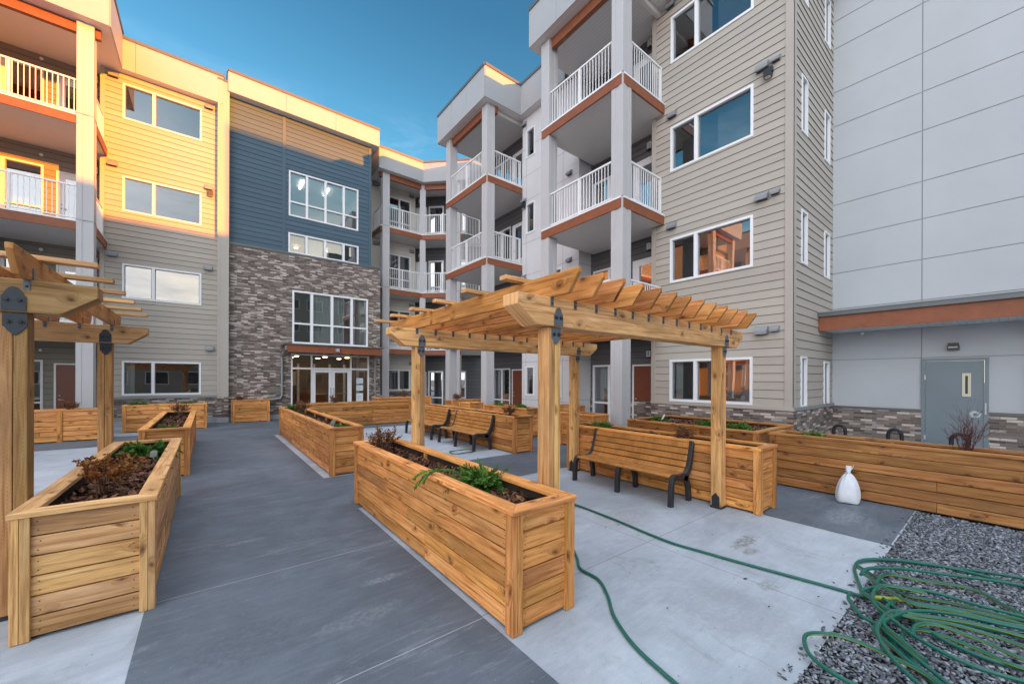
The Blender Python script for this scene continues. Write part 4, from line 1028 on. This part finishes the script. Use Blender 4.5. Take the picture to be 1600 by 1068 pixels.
planter('planter box with leafy junipers before the white panelled wall', 7.38, 7.95, 8.75, 11.0)
planter('small square planter box between the two grey columns of the middle tower', 7.45, 8.0, 11.95, 12.75)
planter('back planter box in front of the dark corner recess', 7.7, 9.4, 13.7, 14.3, mulch=False)
planter('back planter box under the ground floor window right of the brick', 5.9, 8.6, 17.3, 17.9, mulch=False)
planter('planter box at the foot of the white wall, half hidden by the pergola post', 7.38, 7.95, 6.2, 7.4, mulch=False)
planter('low planter box beside the column foot at the white wall', 8.9, 9.45, 8.3, 9.1, h=.9, mulch=False)

# ------------------------------------------------------------------ pergolas
def tie_plate(t, x, y, zb, s=1.0, pl='tie_metal'):
    """ornamental steel plates joining a beam to its post, on the -Y face"""
    mb = MB(); y0 = y-.002; w = .052*s; yb = y0-.028
    arch = [(-w, .008), (w, .008), (w, .10*s), (w*.78, .112*s), (w*.62, .135*s), (w*.35, .155*s), (0, .162*s), (-w*.35, .155*s), (-w*.62, .135*s), (-w*.78, .112*s), (-w, .10*s)]
    mb.prism([(x+a, yb, zb+b) for a, b in arch], (0, -.006, 0), pl)
    low = [(-w, -.008), (-w, -.09*s), (-w*.75, -.102*s), (-w*.5, -.125*s), (0, -.150*s), (w*.5, -.125*s), (w*.75, -.102*s), (w, -.09*s), (w, -.008)]
    mb.prism([(x+a, y0, zb+b) for a, b in low], (0, -.006, 0), pl)
    for sx in (-1, 1):
        for z in (.075*s, -.062*s):
            c = V((x+sx*w*.52, (yb if z > 0 else y0)-.006, zb+z)); mb.tube([c, c+V((0, -.003, 0))], .018*s, 'dark_metal', 12); mb.dome(c+V((0, -.003, 0)), .011*s, (0, -1, 0), 'dark_metal', 8, .012)
    return mb.build('tie_plate', t)
def pergola(label, px, py, sizes, rafters, pur_y, pur_x, ry, beam_x, m='cedar_tan', pm='cedar_tan', pl='tie_metal', zb=2.19, bh=.24, base=1.0, a=.14):
    t = thing('wooden_pergola', label, 'pergola', ((px[0]+px[1]+a)/2, (py[0]+py[1]+a)/2, 0), 'timber pergolas')
    for x in px:
        for y in py:
            mb = MB(); tn = btint(base)
            mb.box(x, x+a*.5-.0015, y, y+a, .03, zb, pm, tn, 2); mb.box(x+a*.5+.0015, x+a, y, y+a, .03, zb, pm, btint(base), 2)
            mb.build('post', t, bevel=.006)
            fb = MB(); fb.box(x-.004, x+a+.004, y-.004, y+a+.004, .004, .03, 'dark_metal')
            fb.prism([(x+a+.003, y+.02, .03), (x+a+.003, y+.02, .16), (x+a+.003, y+.045, .185), (x+a+.003, y+a/2, .215), (x+a+.003, y+a-.045, .185), (x+a+.003, y+a-.02, .16), (x+a+.003, y+a-.02, .03)][::-1], (.006, 0, 0), 'dark_metal')
            fb.prism([(x-.003, y+.02, .03), (x-.003, y+.02, .16), (x-.003, y+.045, .185), (x-.003, y+a/2, .215), (x-.003, y+a-.045, .185), (x-.003, y+a-.02, .16), (x-.003, y+a-.02, .03)], (-.006, 0, 0), 'dark_metal')
            fb.build('post_base', t)
            tie_plate(t, x+a/2+.01, y, zb, 1.0 if pl == 'tie_metal' else 1.12, pl)
    for y in [q-.028 for q in py]:
        mb = MB(); x0, x1 = beam_x; c = .20
        mb.prism([(x0, y, zb+bh*.62), (x0+c, y, zb), (x1-c, y, zb), (x1, y, zb+bh*.62), (x1, y, zb+bh), (x0, y, zb+bh)], (0, a+.056, 0), m, btint(base*1.05), uaxis=(1, 0, 0))
        mb.build('beam', t, bevel=.006)
    rh, rt = .185, .040
    y0, y1 = ry; zr = zb+bh
    for x in rafters:
        mb = MB(); c = .11
        mb.prism([(x-rt/2, y0, zr+rh), (x-rt/2, y0, zr+rh*.80), (x-rt/2, y0+c, zr), (x-rt/2, y1-c, zr), (x-rt/2, y1, zr+rh*.80), (x-rt/2, y1, zr+rh)], (rt, 0, 0), 'cedar', btint(base*.92), uaxis=(0, 1, 0))
        mb.build('rafter', t, bevel=.003)
        for y in py:
            hb = MB(); hb.box(x-.017, x+.017, y-.034, y-.029, zr-.075, zr+.0, 'tie_metal'); hb.dome((x, y-.034, zr-.05), .009, (0, -1, 0), 'dark_metal', 8)
            hb.box(x+rt/2+.001, x+rt/2+.006, y, y+.04, zr, zr+.09, 'tie_metal')
            hb.build('rafter_tie', t)
    for y in pur_y:
        mb = MB(); mb.box(pur_x[0], pur_x[1], y-.045, y+.045, zr+rh, zr+rh+.038, m, btint(base*1.05), 0)
        mb.build('purlin', t, bevel=.003)
    return t
pergola('tan timber pergola over the right hand bench, thirteen rafters', (2.245, 5.42), (2.37, 5.02), .14, [2.25+.2815*i for i in range(13)],
        [2.72+.655*i for i in range(6)], (2.02, 5.78), (2.03, 5.48+.45), (1.89, 6.03), base=1.0, zb=2.185)
pergola('tan timber pergola at the left edge of the photo, partly out of frame', (-1.18-3.12, -1.18), (4.43, 7.60), .14, [-1.04-.3*i for i in range(12)],
        [4.62+.655*i for i in range(6)], (-4.7, -.71), (4.08, 8.15), (-4.75, -.68), base=.80, zb=2.215, pm='incised', pl='tie_dark')

# ------------------------------------------------------------------ benches
def catmull(P, k=6, closed=False):
    P = [V(p) for p in P]; out = []
    n = len(P)
    for i in range(n-1):
        p0, p1, p2, p3 = P[max(i-1, 0)], P[i], P[i+1], P[min(i+2, n-1)]
        for j in range(k):
            t = j/k; out.append(.5*((2*p1)+(p2-p0)*t+(2*p0-5*p1+4*p2-p3)*t*t+(3*p1-p0-3*p2+p3)*t**3))
    out.append(P[-1]); return out
def make_bench(label, x, y):
    """faces -X; origin at ground, centre of front legs"""
    t = thing('park_bench', label, 'bench', (x, y, 0), 'slatted garden benches'); O = V((x, y, 0.0))
    L = 1.76
    # sitting profile (x back, z up)
    prof = catmull([(0, 0, .405), (.06, 0, .425), (.20, 0, .415), (.33, 0, .405), (.41, 0, .43), (.455, 0, .52), (.50, 0, .66), (.545, 0, .83)], 8)
    ln = [0]
    for a, b in zip(prof[:-1], prof[1:]): ln.append(ln[-1]+(b-a).length)
    def at(s):
        for i in range(1, len(ln)):
            if ln[i] >= s:
                f = (s-ln[i-1])/(ln[i]-ln[i-1]); return prof[i-1].lerp(prof[i], f), (prof[i]-prof[i-1]).normalized()
        return prof[-1], (prof[-1]-prof[-2]).normalized()
    n = 9; step = ln[-1]/n
    for k in range(n):
        a, ta = at(k*step+.0065); b, tb = at((k+1)*step-.0065); mid, tm = at((k+.5)*step)
        mb = MB(); N = lambda tv: V((-tv.z, 0, tv.x))
        th = .03; tn = random.uniform(.93, 1.08)
        pr = [O+V((0, -L/2+.03, 0))+q for q in (a, mid, b, b-N(tb)*th, mid-N(tm)*th, a-N(ta)*th)]
        mb.prism(pr, (0, L-.06, 0), 'bench_wood', (tn, tn, tn), uaxis=(0, 1, 0)); mb.build('slat', t, bevel=.004)
    def ribbon(mb, path, ws, y0, th):
        path = [V(p) for p in path]; up = []; dn = []
        for i, p in enumerate(path):
            tv = (path[min(i+1, len(path)-1)]-path[max(i-1, 0)]).normalized(); N = V((-tv.z, 0, tv.x)); w = ws[0]+(ws[1]-ws[0])*i/(len(path)-1)
            up.append(p+N*w); dn.append(p-N*w)
        for i in range(len(path)-1):
            mb.prism([O+V((0, y0, 0))+q for q in (up[i], up[i+1], dn[i+1], dn[i])], (0, th, 0), 'dark_metal')
    for yc, full in ((-L/2, True), (0, False), (L/2, True)):
        mb = MB(); th = .062; y0 = yc-th/2
        front = catmull([(-.005, 0, 0), (.0, 0, .15), (.015, 0, .30), (.05, 0, .375), (.12, 0, .395)], 6)
        ribbon(mb, front, (.034, .036), y0, th)
        rail = catmull([(.10, 0, .392), (.2, 0, .372), (.31, 0, .345), (.40, 0, .33)], 5)
        ribbon(mb, rail, (.034, .05), y0, th)
        rear = catmull([(.30, 0, .36), (.38, 0, .33), (.435, 0, .26), (.465, 0, .14), (.475, 0, 0)], 6)
        ribbon(mb, rear, (.04, .034), y0, th)
        if full:
            back = catmull([(.36, 0, .355), (.44, 0, .42), (.495, 0, .52), (.535, 0, .66), (.575, 0, .845)], 6)
            ribbon(mb, back, (.05, .026), y0, th)
            mb.obox(O+V((.02, y0, .40)), V((.36, 0, 0)), V((0, th, 0)), V((0, 0, .012)), 'dark_metal')
        mb.build('cast_frame', t, bevel=.006, smooth=False)
    mb = MB(); mb.tube([O+V((.2, -L/2, .345)), O+V((.2, L/2, .345))], .012, 'dark_metal', 8); mb.build('tie_rod', t)
    return t
b0 = make_bench('slatted bench under the right pergola, black cast frame', 4.985, 3.72)
def copy_bench(label, x, y):
    c = copy_tree(b0); c.location = (x, y, 0); c['label'] = label; return c
copy_bench('distant slatted bench before the cross planter, partly behind the far pergola post', 4.99, 10.95)
copy_bench('middle distance slatted bench just above the small hose ring', 4.99, 8.72)

# ------------------------------------------------------------------ plants
def juniper_mesh(name, n, ln, seed, spread=1.0, m='juniper', up=.55):
    r = random.Random(seed); mb = MB(); stem = MB()
    for i in range(n):
        a = r.uniform(0, 2*math.pi); el = r.uniform(.12, 1.25)*up+.1; L = ln*r.uniform(.55, 1.1)
        d = V((math.cos(a)*math.cos(el)*spread, math.sin(a)*math.cos(el)*spread, math.sin(el)))
        o = V((r.gauss(0, .035), r.gauss(0, .035), 0)); droop = r.uniform(.1, .5)*L
        pts = []
        for k in range(8):
            f = k/7; pts.append(o+d*(L*f)+V((0, 0, -droop*f*f)))
        stem.tube([pts[0], pts[3], pts[6]], [.0035, .0025, .001], 'twig', 3, cap=False)
        c0 = r.uniform(.1, .75)
        for k in range(1, 8):
            p = pts[k]; tv = (pts[k]-pts[k-1]).normalized()
            for q in range(9):
                b = r.uniform(0, 2*math.pi); sd = tv.orthogonal().normalized(); sd.rotate(Matrix.Rotation(b, 3, tv))
                dv = (tv*r.uniform(.6, 1.2)+sd*r.uniform(.35, .8)).normalized(); l = ln*r.uniform(.10, .22)*(1.1-.05*k); w = l*.11+.0012
                sv = dv.cross(sd).normalized()*w; pp = p-tv*r.uniform(0, L/8)
                c = min(.98, max(.02, c0+r.uniform(-.15, .15)+(.12 if k > 5 else 0)))
                mb.face([pp, pp+dv*l*.45+sv, pp+dv*l, pp+dv*l*.45-sv], m, None, c)
    return mb, stem
def twig_mesh(seed, h, n, leaf, lm, tm, leafn=5, spread=.6):
    r = random.Random(seed); lf = MB(); st = MB()
    def grow(p, d, L, rad, lev):
        q = p+d*L*.5+V((r.gauss(0, .03)*L, r.gauss(0, .03)*L, 0)); e = p+d*L
        st.tube([p, q, e], [rad, rad*.8, rad*.55], tm, 4 if lev == 0 else 3, cap=False)
        if lev < 2:
            for k in range(r.choice([2, 3, 3])):
                d2 = (d+V((r.gauss(0, .5), r.gauss(0, .5), r.uniform(-.1, .4)))).normalized(); grow(p.lerp(e, r.uniform(.45, 1)), d2, L*r.uniform(.45, .7), rad*.55, lev+1)
        if leaf > 0 and lev >= 1:
            for k in range(leafn):
                c = p.lerp(e, r.uniform(.15, 1.05)); u = V((r.gauss(0, 1), r.gauss(0, 1), r.gauss(.2, .8))).normalized(); v = u.orthogonal().normalized(); v.rotate(Matrix.Rotation(r.uniform(0, 6.28), 3, u)); l = leaf*r.uniform(.6, 1.3)
                nn = u.cross(v)
                lf.face([c, c+u*l*.5+v*l*.32+nn*l*.1, c+u*l, c+u*l*.5-v*l*.32+nn*l*.1], lm, None, r.random())
    for i in range(n):
        a = r.uniform(0, 6.28); s = r.uniform(.05, spread)
        grow(V((r.gauss(0, .02), r.gauss(0, .02), 0)), V((math.cos(a)*s, math.sin(a)*s, 1)).normalized(), h*r.uniform(.45, .7), .0045, 0)
    return lf, st
def plant(name, label, cat, loc, parts, group=None, rz=0.0, sc=1.0):
    t = thing(name, label, cat, (0, 0, 0), group)
    for nm, mb in parts:
        if mb.f: mb.build(nm, t)
    t['_o'] = tuple(loc); t.location = loc; t.rotation_euler = (0, 0, rz); t.scale = (sc,)*3
    return t
def clone(src, label, loc, rz, sc):
    c = copy_tree(src); c.location = loc; c.rotation_euler = (0, 0, rz); c.scale = (sc,)*3; c['label'] = label; return c
ZS = .74
jf = juniper_mesh('j', 190, .34, 3, up=.85)
J1 = plant('juniper_shrub', 'bright green juniper spreading over the mulch of the central foreground planter', 'shrub', (1.96, 2.98, ZS), [('foliage', jf[0]), ('stems', jf[1])], 'young junipers', .4, .86)
jf = juniper_mesh('j', 130, .27, 5, up=.75)
J2 = plant('juniper_shrub', 'dark green juniper with a white tag in the tan left planter', 'shrub', (-.60, 6.75, ZS), [('foliage', jf[0]), ('stems', jf[1])], 'young junipers', 1.1, 1.12)
jl = [('low round juniper at the near end of the second left planter', -.57, 9.5, 1.0, .72), ('juniper at the far end of the narrow planter beside the entrance walkway', 2.0, 12.9, 2.0, .85),
      ('flat little juniper beside the white tag of the narrow planter', 2.02, 7.85, .3, .62), ('juniper behind the left end of the bench under the right pergola', 5.85, 4.75, 2.2, .75),
      ('juniper nearest the red brown door in the wide planter', 8.2, 4.95, .7, .85), ('middle juniper of the three in the wide planter', 7.9, 3.75, 1.9, .7), ('widest juniper of the three in the wide planter', 7.95, 3.2, 2.9, 1.0),
      ('tiny juniper at the near end of the long red brown planter', 7.7, 1.95, 1.4, .6), ('flat juniper on the planter behind the two distant benches', 5.85, 9.2, 2.5, .6),
      ('small juniper at the far end of the planter before the white wall', 7.65, 10.5, 0.2, .8), ('tall leafy juniper at the near end of the planter before the white wall', 7.65, 9.3, 1.2, 1.15),
      ('juniper on the cross planter left end below the taupe wall', -1.75, 17.25, 1.7, .85), ('juniper on the cross planter right end below the taupe wall', -.55, 17.25, 2.7, 1.0)]
for i, (lb, x, y, rz, sc) in enumerate(jl): clone(J2 if i % 2 == 0 else J1, lb, (x, y, ZS+.02), rz, sc)
gf = twig_mesh(4, .42, 16, .034, 'gold_leaf', 'twig', 7, .9)
plant('golden_shrub', 'orange and yellow leaved low shrub in the tan left planter', 'shrub', (-.70, 4.75, ZS), [('leaves', gf[0]), ('twigs', gf[1])], None, .3, .92)
df = twig_mesh(9, .36, 18, .030, 'dry_leaf', 'twig', 6, .8)
D1 = plant('dry_shrub', 'brown dry shrub at the far end of the central foreground planter', 'shrub', (1.86, 5.15, ZS), [('leaves', df[0]), ('twigs', df[1])], 'dry brown shrubs', .3, .95)
for lb, x, y, rz, sc in [('dry brown shrub near the far end of the narrow walkway planter', 2.0, 11.6, 1.0, 1.0), ('dry brown shrub on the planter behind the middle distance bench', 5.86, 7.55, 2.0, .9), ('dry brown shrub at the far end of the second left planter', -.55, 12.9, .5, .9),
        ('dark dry shrub before the glass entrance doors', 3.6, 14.9, 1.5, 1.0), ('dry shrub under the window right of the entrance brick', 7.3, 17.6, 2.5, 1.1), ('dry shrub left of the dark corner recess', 8.1, 14.0, .8, 1.0),
        ('thin dry shrub at the door of the left balconies', -3.0, 15.9, .1, .9), ('dry shrub on the short planter against the brick wall', 1.0, 18.55, 1.1, .8), ('wilted brown shrub hanging over the planter behind the near bench', 5.66, 3.0, .2, .75)]:
    clone(D1, lb, (x, y, ZS+.03), rz, sc)
rf = twig_mesh(15, .62, 22, .012, 'dry_leaf', 'red_twig', 1, .55)
plant('bare_shrub', 'bare reddish twig shrub in front of the grey service door', 'shrub', (7.72, .33, ZS), [('leaves', rf[0]), ('twigs', rf[1])], None, .3, .95)
# trailing juniper branch over the cap of the central planter
rr = random.Random(2); tb = MB()
def spray(p0, pts, n):
    c = catmull(pts, 6); tb.tube(c, .0022, 'twig', 4)
    for i in range(2, len(c)):
        for q in range(n):
            tv = (c[i]-c[i-1]).normalized(); sd = tv.orthogonal().normalized(); sd.rotate(Matrix.Rotation(rr.uniform(0, 6.28), 3, tv)); dv = (tv*rr.uniform(.7, 1.2)+sd*rr.uniform(.3, .7)).normalized(); l = rr.uniform(.025, .055); sv = dv.cross(sd).normalized()*.0032
            p = c[i-1].lerp(c[i], rr.random()); tb.face([p, p+dv*l*.5+sv, p+dv*l, p+dv*l*.5-sv], 'juniper', None, rr.uniform(.35, .98))
spray(0, [(1.88, 3.02, .80), (1.77, 3.12, .90), (1.68, 3.20, .905), (1.59, 3.30, .865), (1.545, 3.36, .79), (1.53, 3.40, .74)], 13)
spray(0, [(1.72, 3.16, .90), (1.64, 3.20, .915), (1.56, 3.22, .875), (1.53, 3.235, .82)], 12)
spray(0, [(1.68, 3.20, .905), (1.61, 3.34, .885), (1.57, 3.45, .83), (1.56, 3.50, .79)], 12)
br = tb.build('trailing_branch'); br.parent = J1; br['label'] = 'branch trailing over the planter rim'
br.matrix_parent_inverse = Matrix.LocRotScale(J1.location, J1.rotation_euler, J1.scale).inverted()
def plant_tag(label, x, y, rz, sc=1.0, z=ZS):
    mb = MB(); c, s = math.cos(rz), math.sin(rz); u, n = V((c, s, 0)), V((-s, c, .5)).normalized()
    o = V((x, y, z)); up = V((0, 0, 1))-n*n.z; up.normalize()
    mb.prism([o-u*.04*sc, o+u*.04*sc, o+u*.042*sc+up*.10*sc, o+u*.02*sc+up*.125*sc, o-u*.02*sc+up*.125*sc, o-u*.042*sc+up*.10*sc], n*.002, 'white_vinyl')
    mb.obox(o-u*.03*sc+up*.03*sc-n*.0015, u*.06*sc, n*.0012, up*.05*sc, 'paper')
    mb.prism([o-u*.006, o+u*.006, o+u*.002-up*.06], n*.003, 'white_vinyl')
    tag(mb.build('plant_tag'), label, 'plant tag', 'nursery plant tags')
plant_tag('white plant tag leaning in the narrow walkway planter', 1.88, 8.05, .5, 1.3, ZS+.06)
plant_tag('white plant tag lying in front of the juniper of the tan left planter', -.52, 6.40, .2, .75, ZS+.04)
plant_tag('pale blue plant tag in the wide planter beside the red brown door', 8.05, 4.8, .9, 1.0, ZS+.1)

# ------------------------------------------------------------------ hoses
def hose(name, label, pts, r=.0125, extra=None, smooth=10):
    t = thing(name, label, 'hose', pts[0], 'green garden hoses')
    mb = MB(); mb.tube(catmull(pts, smooth), r, 'hose', 10, vrep=1.0); mb.build('tube', t, smooth=True)
    if extra:
        for nm, e in extra: e.build(nm, t, smooth=True)
    return t
zz = .017
hose('garden_hose', 'single green hose curving from the central planter corner to the bottom of the photo', [(2.95, 2.75, zz), (2.8, 2.55, zz), (2.68, 2.40, zz), (2.66, 2.18, zz), (2.52, 1.97, zz), (2.34, 1.77, zz), (2.19, 1.50, zz), (2.11, 1.2, zz), (2.05, .9, zz), (1.9, .4, .0), (1.75, -.3, .0)])
k1 = MB(); a, b = V((4.15, .66, .03)), V((4.28, .50, .03)); k1.tube([a, a.lerp(b, .2), a.lerp(b, .5), a.lerp(b, .8), b], [.014, .017, .0155, .017, .0135], 'hose_end', 10)
def g0(x, y): return V((x, y, zz))
def gpx(px, py, z=.02):
    f, cy, A, S_, H_ = 607.0, 590.7, math.atan2(475, 607.0), .0035, 1.75
    l0, v0 = (px-800)/f, -(py-cy)/f; l, v = l0-S_*v0, v0+S_*l0
    d = V((math.sin(A)+l*math.cos(A), math.cos(A)-l*math.sin(A), v)); q = d*((z-H_)/v); return V((q.x, q.y, z))
feed = [gpx(x, y, .017) for x, y in [(880, 783), (905, 790), (960, 811), (1040, 844), (1100, 862), (1160, 879), (1230, 898), (1300, 917), (1345, 930)]]+[V((4.12, .69, .028))]
hose('garden_hose', 'long green hose with yellow stripe running across the light concrete to the coil', feed, .0125)
loops = [ # traced as they lie on the gravel
 [(1378, 946), (1350, 925), (1338, 900), (1336, 884), (1350, 875), (1400, 875), (1470, 884), (1540, 893), (1610, 905), (1700, 925), (1800, 960), (1780, 1000), (1680, 985), (1600, 968), (1540, 955), (1480, 940), (1420, 930), (1385, 912), (1352, 890), (1338, 880), (1358, 873), (1420, 876), (1500, 890), (1600, 916), (1720, 950), (1800, 1000)],
 [(1800, 1000), (1700, 990), (1600, 960), (1520, 920), (1450, 908), (1390, 897), (1372, 905), (1372, 925), (1400, 950), (1450, 985), (1520, 1020), (1600, 1045), (1700, 1070), (1760, 1040), (1690, 1005), (1600, 975), (1520, 955), (1440, 943), (1400, 937), (1380, 955), (1378, 975), (1400, 1010), (1440, 1050), (1490, 1090), (1560, 1120)],
 [(1560, 1120), (1500, 1085), (1430, 1040), (1395, 1010), (1366, 985), (1372, 975), (1410, 963), (1470, 967), (1540, 982), (1620, 1000), (1700, 1030), (1660, 1050), (1590, 1040), (1520, 1010), (1450, 985), (1416, 985), (1410, 1003), (1425, 1030), (1460, 1068), (1500, 1110)],
 [(1500, 1110), (1460, 1062), (1400, 1028), (1330, 998), (1290, 989), (1262, 990), (1257, 1003), (1268, 1025), (1300, 1050), (1340, 1072), (1400, 1110)],
 [(1330, 925), (1326, 935), (1345, 960), (1370, 975), (1400, 1000), (1430, 1025), (1460, 1050), (1510, 1090)],
 [(1345, 922), (1380, 915), (1450, 923), (1530, 945), (1620, 970), (1700, 1010), (1640, 1020), (1560, 995), (1490, 975), (1430, 965), (1385, 950), (1345, 922)],
]
loops += [[(x+9, y+13) for x, y in loops[0][3:22]], [(x-6, y+17) for x, y in loops[1][4:24]], [(x+16, y-9) for x, y in loops[2][2:17]]]
ct = thing('garden_hose', 'tangled coil of green hose lying on the grey gravel', 'hose', tuple(gpx(1450, 960, 0)), 'green garden hoses')
for i, lp in enumerate(loops):
    mb = MB(); P = catmull([gpx(x, y, min(.085, .022+.011*i)+.004*math.sin(k*1.7)) for k, (x, y) in enumerate(lp)], 9)
    mb.tube(P, .0125, 'hose', 10, vrep=1.0); mb.build('tube', ct, smooth=True)
k1.build('connector', ct, smooth=True)
rg = MB(); P = [V((4.73+.30*math.cos(q), 7.96+.22*math.sin(q), .018+.012*math.sin(q*3))) for q in [2*math.pi*i/40*1.6 for i in range(41)]]; rg.tube(P, .0125, 'hose', 8)
tag(rg.build('garden_hose', smooth=True), 'small ring of green hose on the concrete before the distant bench', 'hose', 'green garden hoses')

# ------------------------------------------------------------------ sack
def sack():
    mb = MB(); n = 40; rows = [(0.0, .10, .075), (.02, .128, .092), (.07, .138, .102), (.13, .137, .102), (.20, .128, .096), (.27, .110, .086), (.33, .085, .068), (.38, .055, .046), (.415, .022, .022), (.432, .019, .018), (.46, .028, .016), (.50, .036, .011), (.525, .030, .006)]
    r = random.Random(5); ring = []
    for j, (z, a, b) in enumerate(rows):
        row = []
        for k in range(n):
            q = 2*math.pi*k/n
            fold = 1+.045*math.sin(q*5+j*.55)*min(1, j/3)+(.13*abs(math.sin(q*6+1.3+j*.1))*(j-3)/4-.05 if 4 <= j <= 8 else 0)+r.uniform(-.022, .022)
            x = a*abs(math.cos(q))**.8*(1 if math.cos(q) > 0 else -1)*fold; y = b*abs(math.sin(q))**.8*(1 if math.sin(q) > 0 else -1)*fold
            row.append(V((x+.02*z, y, z+.016*math.sin(q*3+1)*(1 if 0 < j < 9 else 0))))
        ring.append(row)
    rot = Matrix.Rotation(R(-62), 3, 'Z'); O = V((7.14, 1.40, .006))
    for j in range(len(ring)-1):
        for k in range(n):
            k2 = (k+1) % n; mb.face([O+rot@p for p in (ring[j][k], ring[j][k2], ring[j+1][k2], ring[j+1][k])], 'sack')
    mb.face([O+rot@p for p in ring[0][::-1]], 'sack')
    t = thing('white_sack', 'white woven sack tied at the neck, leaning by the long red brown planter', 'sack', tuple(O))
    o = mb.build('bag', t, smooth=True, merge=True); s = o.modifiers.new('sub', 'SUBSURF'); s.levels = 1; s.render_levels = 2
    tb_ = MB(); tb_.tube([O+V((.030*math.cos(a), .030*math.sin(a), .424+.004*a)) for a in [i*.5 for i in range(18)]]+[O+V((.06, -.03, .46)), O+V((.075, -.05, .53))], .004, 'sack', 6); tb_.build('tie_string', t, smooth=True)
sack()
# ------------------------------------------------------------------ rubber hoop stands behind the long planter
def hoop(label, x, y):
    t = thing('bike_hoop', label, 'bike rack', (x, y, 0), 'black hoops before the service door')
    mb = MB(); pts = [V((x, y-.10, .02))]+[V((x, y-.10, z)) for z in (.2, .4, .58)]+[V((x, y-.10*math.cos(a), .62+.12*math.sin(a))) for a in [i*math.pi/8 for i in range(9)]]+[V((x, y+.10, z)) for z in (.58, .4, .2, .02)]
    mb.tube(pts, .033, 'brace_rubber', 10); mb.build('hoop', t, smooth=True)
    f = MB(); f.tube([(x, y-.1, .001), (x, y-.1, .02)], .075, 'dark_metal', 14); f.tube([(x, y+.1, .001), (x, y+.1, .02)], .075, 'dark_metal', 14); f.build('base_plate', t)
hoop('black hoop nearest the taupe corner, top showing over the long planter', 11.0, 2.30)
hoop('middle black hoop in front of the brick plinth left of the grey door', 11.0, 1.42)
hoop('black hoop behind the bare reddish shrub at the grey door', 11.0, .56)

# ------------------------------------------------------------------ camera, sun, sky
SKY_TINT, SUNSIDE, LOWCLOUD, SIDE_FILL, TOP_FILL = (.128, .292, .338), (.80, .88, 1.02), (4.4, 3.8, 3.0), (4.4, 4.5, 4.8), (2.9, 3.3, 3.9)
AZ, EL = R(18.3), R(9.5)
sd = V((math.sin(AZ)*math.cos(EL), -math.cos(AZ)*math.cos(EL), math.sin(EL)))     # towards the sun
sun = bpy.data.objects.new('sun', bpy.data.lights.new('sun', 'SUN')); COL.objects.link(sun)
sun.data.energy = 2.75; sun.data.angle = R(.55); sun.data.color = (1, .285, .003)
sun.rotation_euler = sd.to_track_quat('Z', 'Y').to_euler(); sun.location = (30, -60, 30)
wd = bpy.data.worlds.new('World'); scene.world = wd; wd.use_nodes = True
nt = wd.node_tree; bg = nt.nodes['Background']
sky = nt.nodes.new('ShaderNodeTexSky'); sky.sky_type = 'NISHITA'; sky.sun_disc = False; sky.sun_elevation = EL
sky.sun_rotation = math.atan2(sd.x, sd.y); sky.altitude = 1000; sky.air_density = 1.0; sky.dust_density = .6; sky.ozone_density = 1.0
h = NT(nt); dr = nt.nodes.new('ShaderNodeTexCoord').outputs['Generated']
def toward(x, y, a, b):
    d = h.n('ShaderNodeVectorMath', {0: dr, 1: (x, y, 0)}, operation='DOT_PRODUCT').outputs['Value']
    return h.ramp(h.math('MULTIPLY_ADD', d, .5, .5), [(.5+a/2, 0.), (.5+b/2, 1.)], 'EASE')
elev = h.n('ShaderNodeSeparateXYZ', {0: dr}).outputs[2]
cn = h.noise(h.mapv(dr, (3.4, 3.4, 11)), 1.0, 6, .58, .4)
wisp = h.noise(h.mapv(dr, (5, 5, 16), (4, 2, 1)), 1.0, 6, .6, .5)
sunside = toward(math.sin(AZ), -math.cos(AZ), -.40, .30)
side_fill = toward(-.8, -.6, .45, .95)                              # unseen bright patch added to the sky to light the shaded walls
cap = h.ramp(elev, [(.72, 0.), (.93, 1.)], 'EASE')            # brightening added overhead, out of view, to light the ground
deep = h.mix(1.0, sky.outputs[0], SKY_TINT, 'MULTIPLY')
deep = h.mix(1.0, deep, h.ramp(elev, [(.38, (1.75, 1.5, 1.32)), (.68, (.95, .95, .95))]), 'MULTIPLY')
low = h.ramp(elev, [(.40, 1.), (.56, 0.)])
deep = h.mix(h.math('MULTIPLY', h.math('MULTIPLY', low, h.ramp(wisp, [(.5, 0.), (.72, 1.)])), .6), deep, (1.2, 1.5, 1.75))
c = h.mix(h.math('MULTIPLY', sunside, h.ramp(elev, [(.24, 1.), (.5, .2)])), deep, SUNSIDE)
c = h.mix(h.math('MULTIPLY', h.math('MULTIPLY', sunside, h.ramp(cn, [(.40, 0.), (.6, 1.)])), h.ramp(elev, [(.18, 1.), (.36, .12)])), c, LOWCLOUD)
c = h.mix(side_fill, c, SIDE_FILL)
c = h.mix(cap, c, TOP_FILL)
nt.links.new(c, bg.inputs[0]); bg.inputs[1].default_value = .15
cam = bpy.data.objects.new('camera', bpy.data.cameras.new('camera')); COL.objects.link(cam)
F, S, A = 607.0, .0035, math.atan2(475, 607.0)
fw = V((math.sin(A), math.cos(A), 0)); rt = V((math.cos(A), -math.sin(A), 0)); up = V((0, 0, 1))
rc = (rt+up*S).normalized(); uc = (up-rt*S).normalized()
cam.matrix_world = Matrix(((rc.x, uc.x, -fw.x, 0), (rc.y, uc.y, -fw.y, 0), (rc.z, uc.z, -fw.z, 1.75), (0, 0, 0, 1)))
cam.data.sensor_width = 36; cam.data.lens = F/1600*36; cam.data.shift_y = (590.7-534)/1600; cam.data.clip_start = .05; cam.data.clip_end = 2000
scene.camera = cam
scene.view_settings.view_transform = 'Standard'; scene.view_settings.look = 'None'; scene.view_settings.exposure = 2.42; scene.view_settings.gamma = 1
scene.cycles.max_bounces = 8; scene.cycles.transparent_max_bounces = 12; scene.cycles.use_denoising = True
for o in scene.objects:
    if '_o' in o: del o['_o']
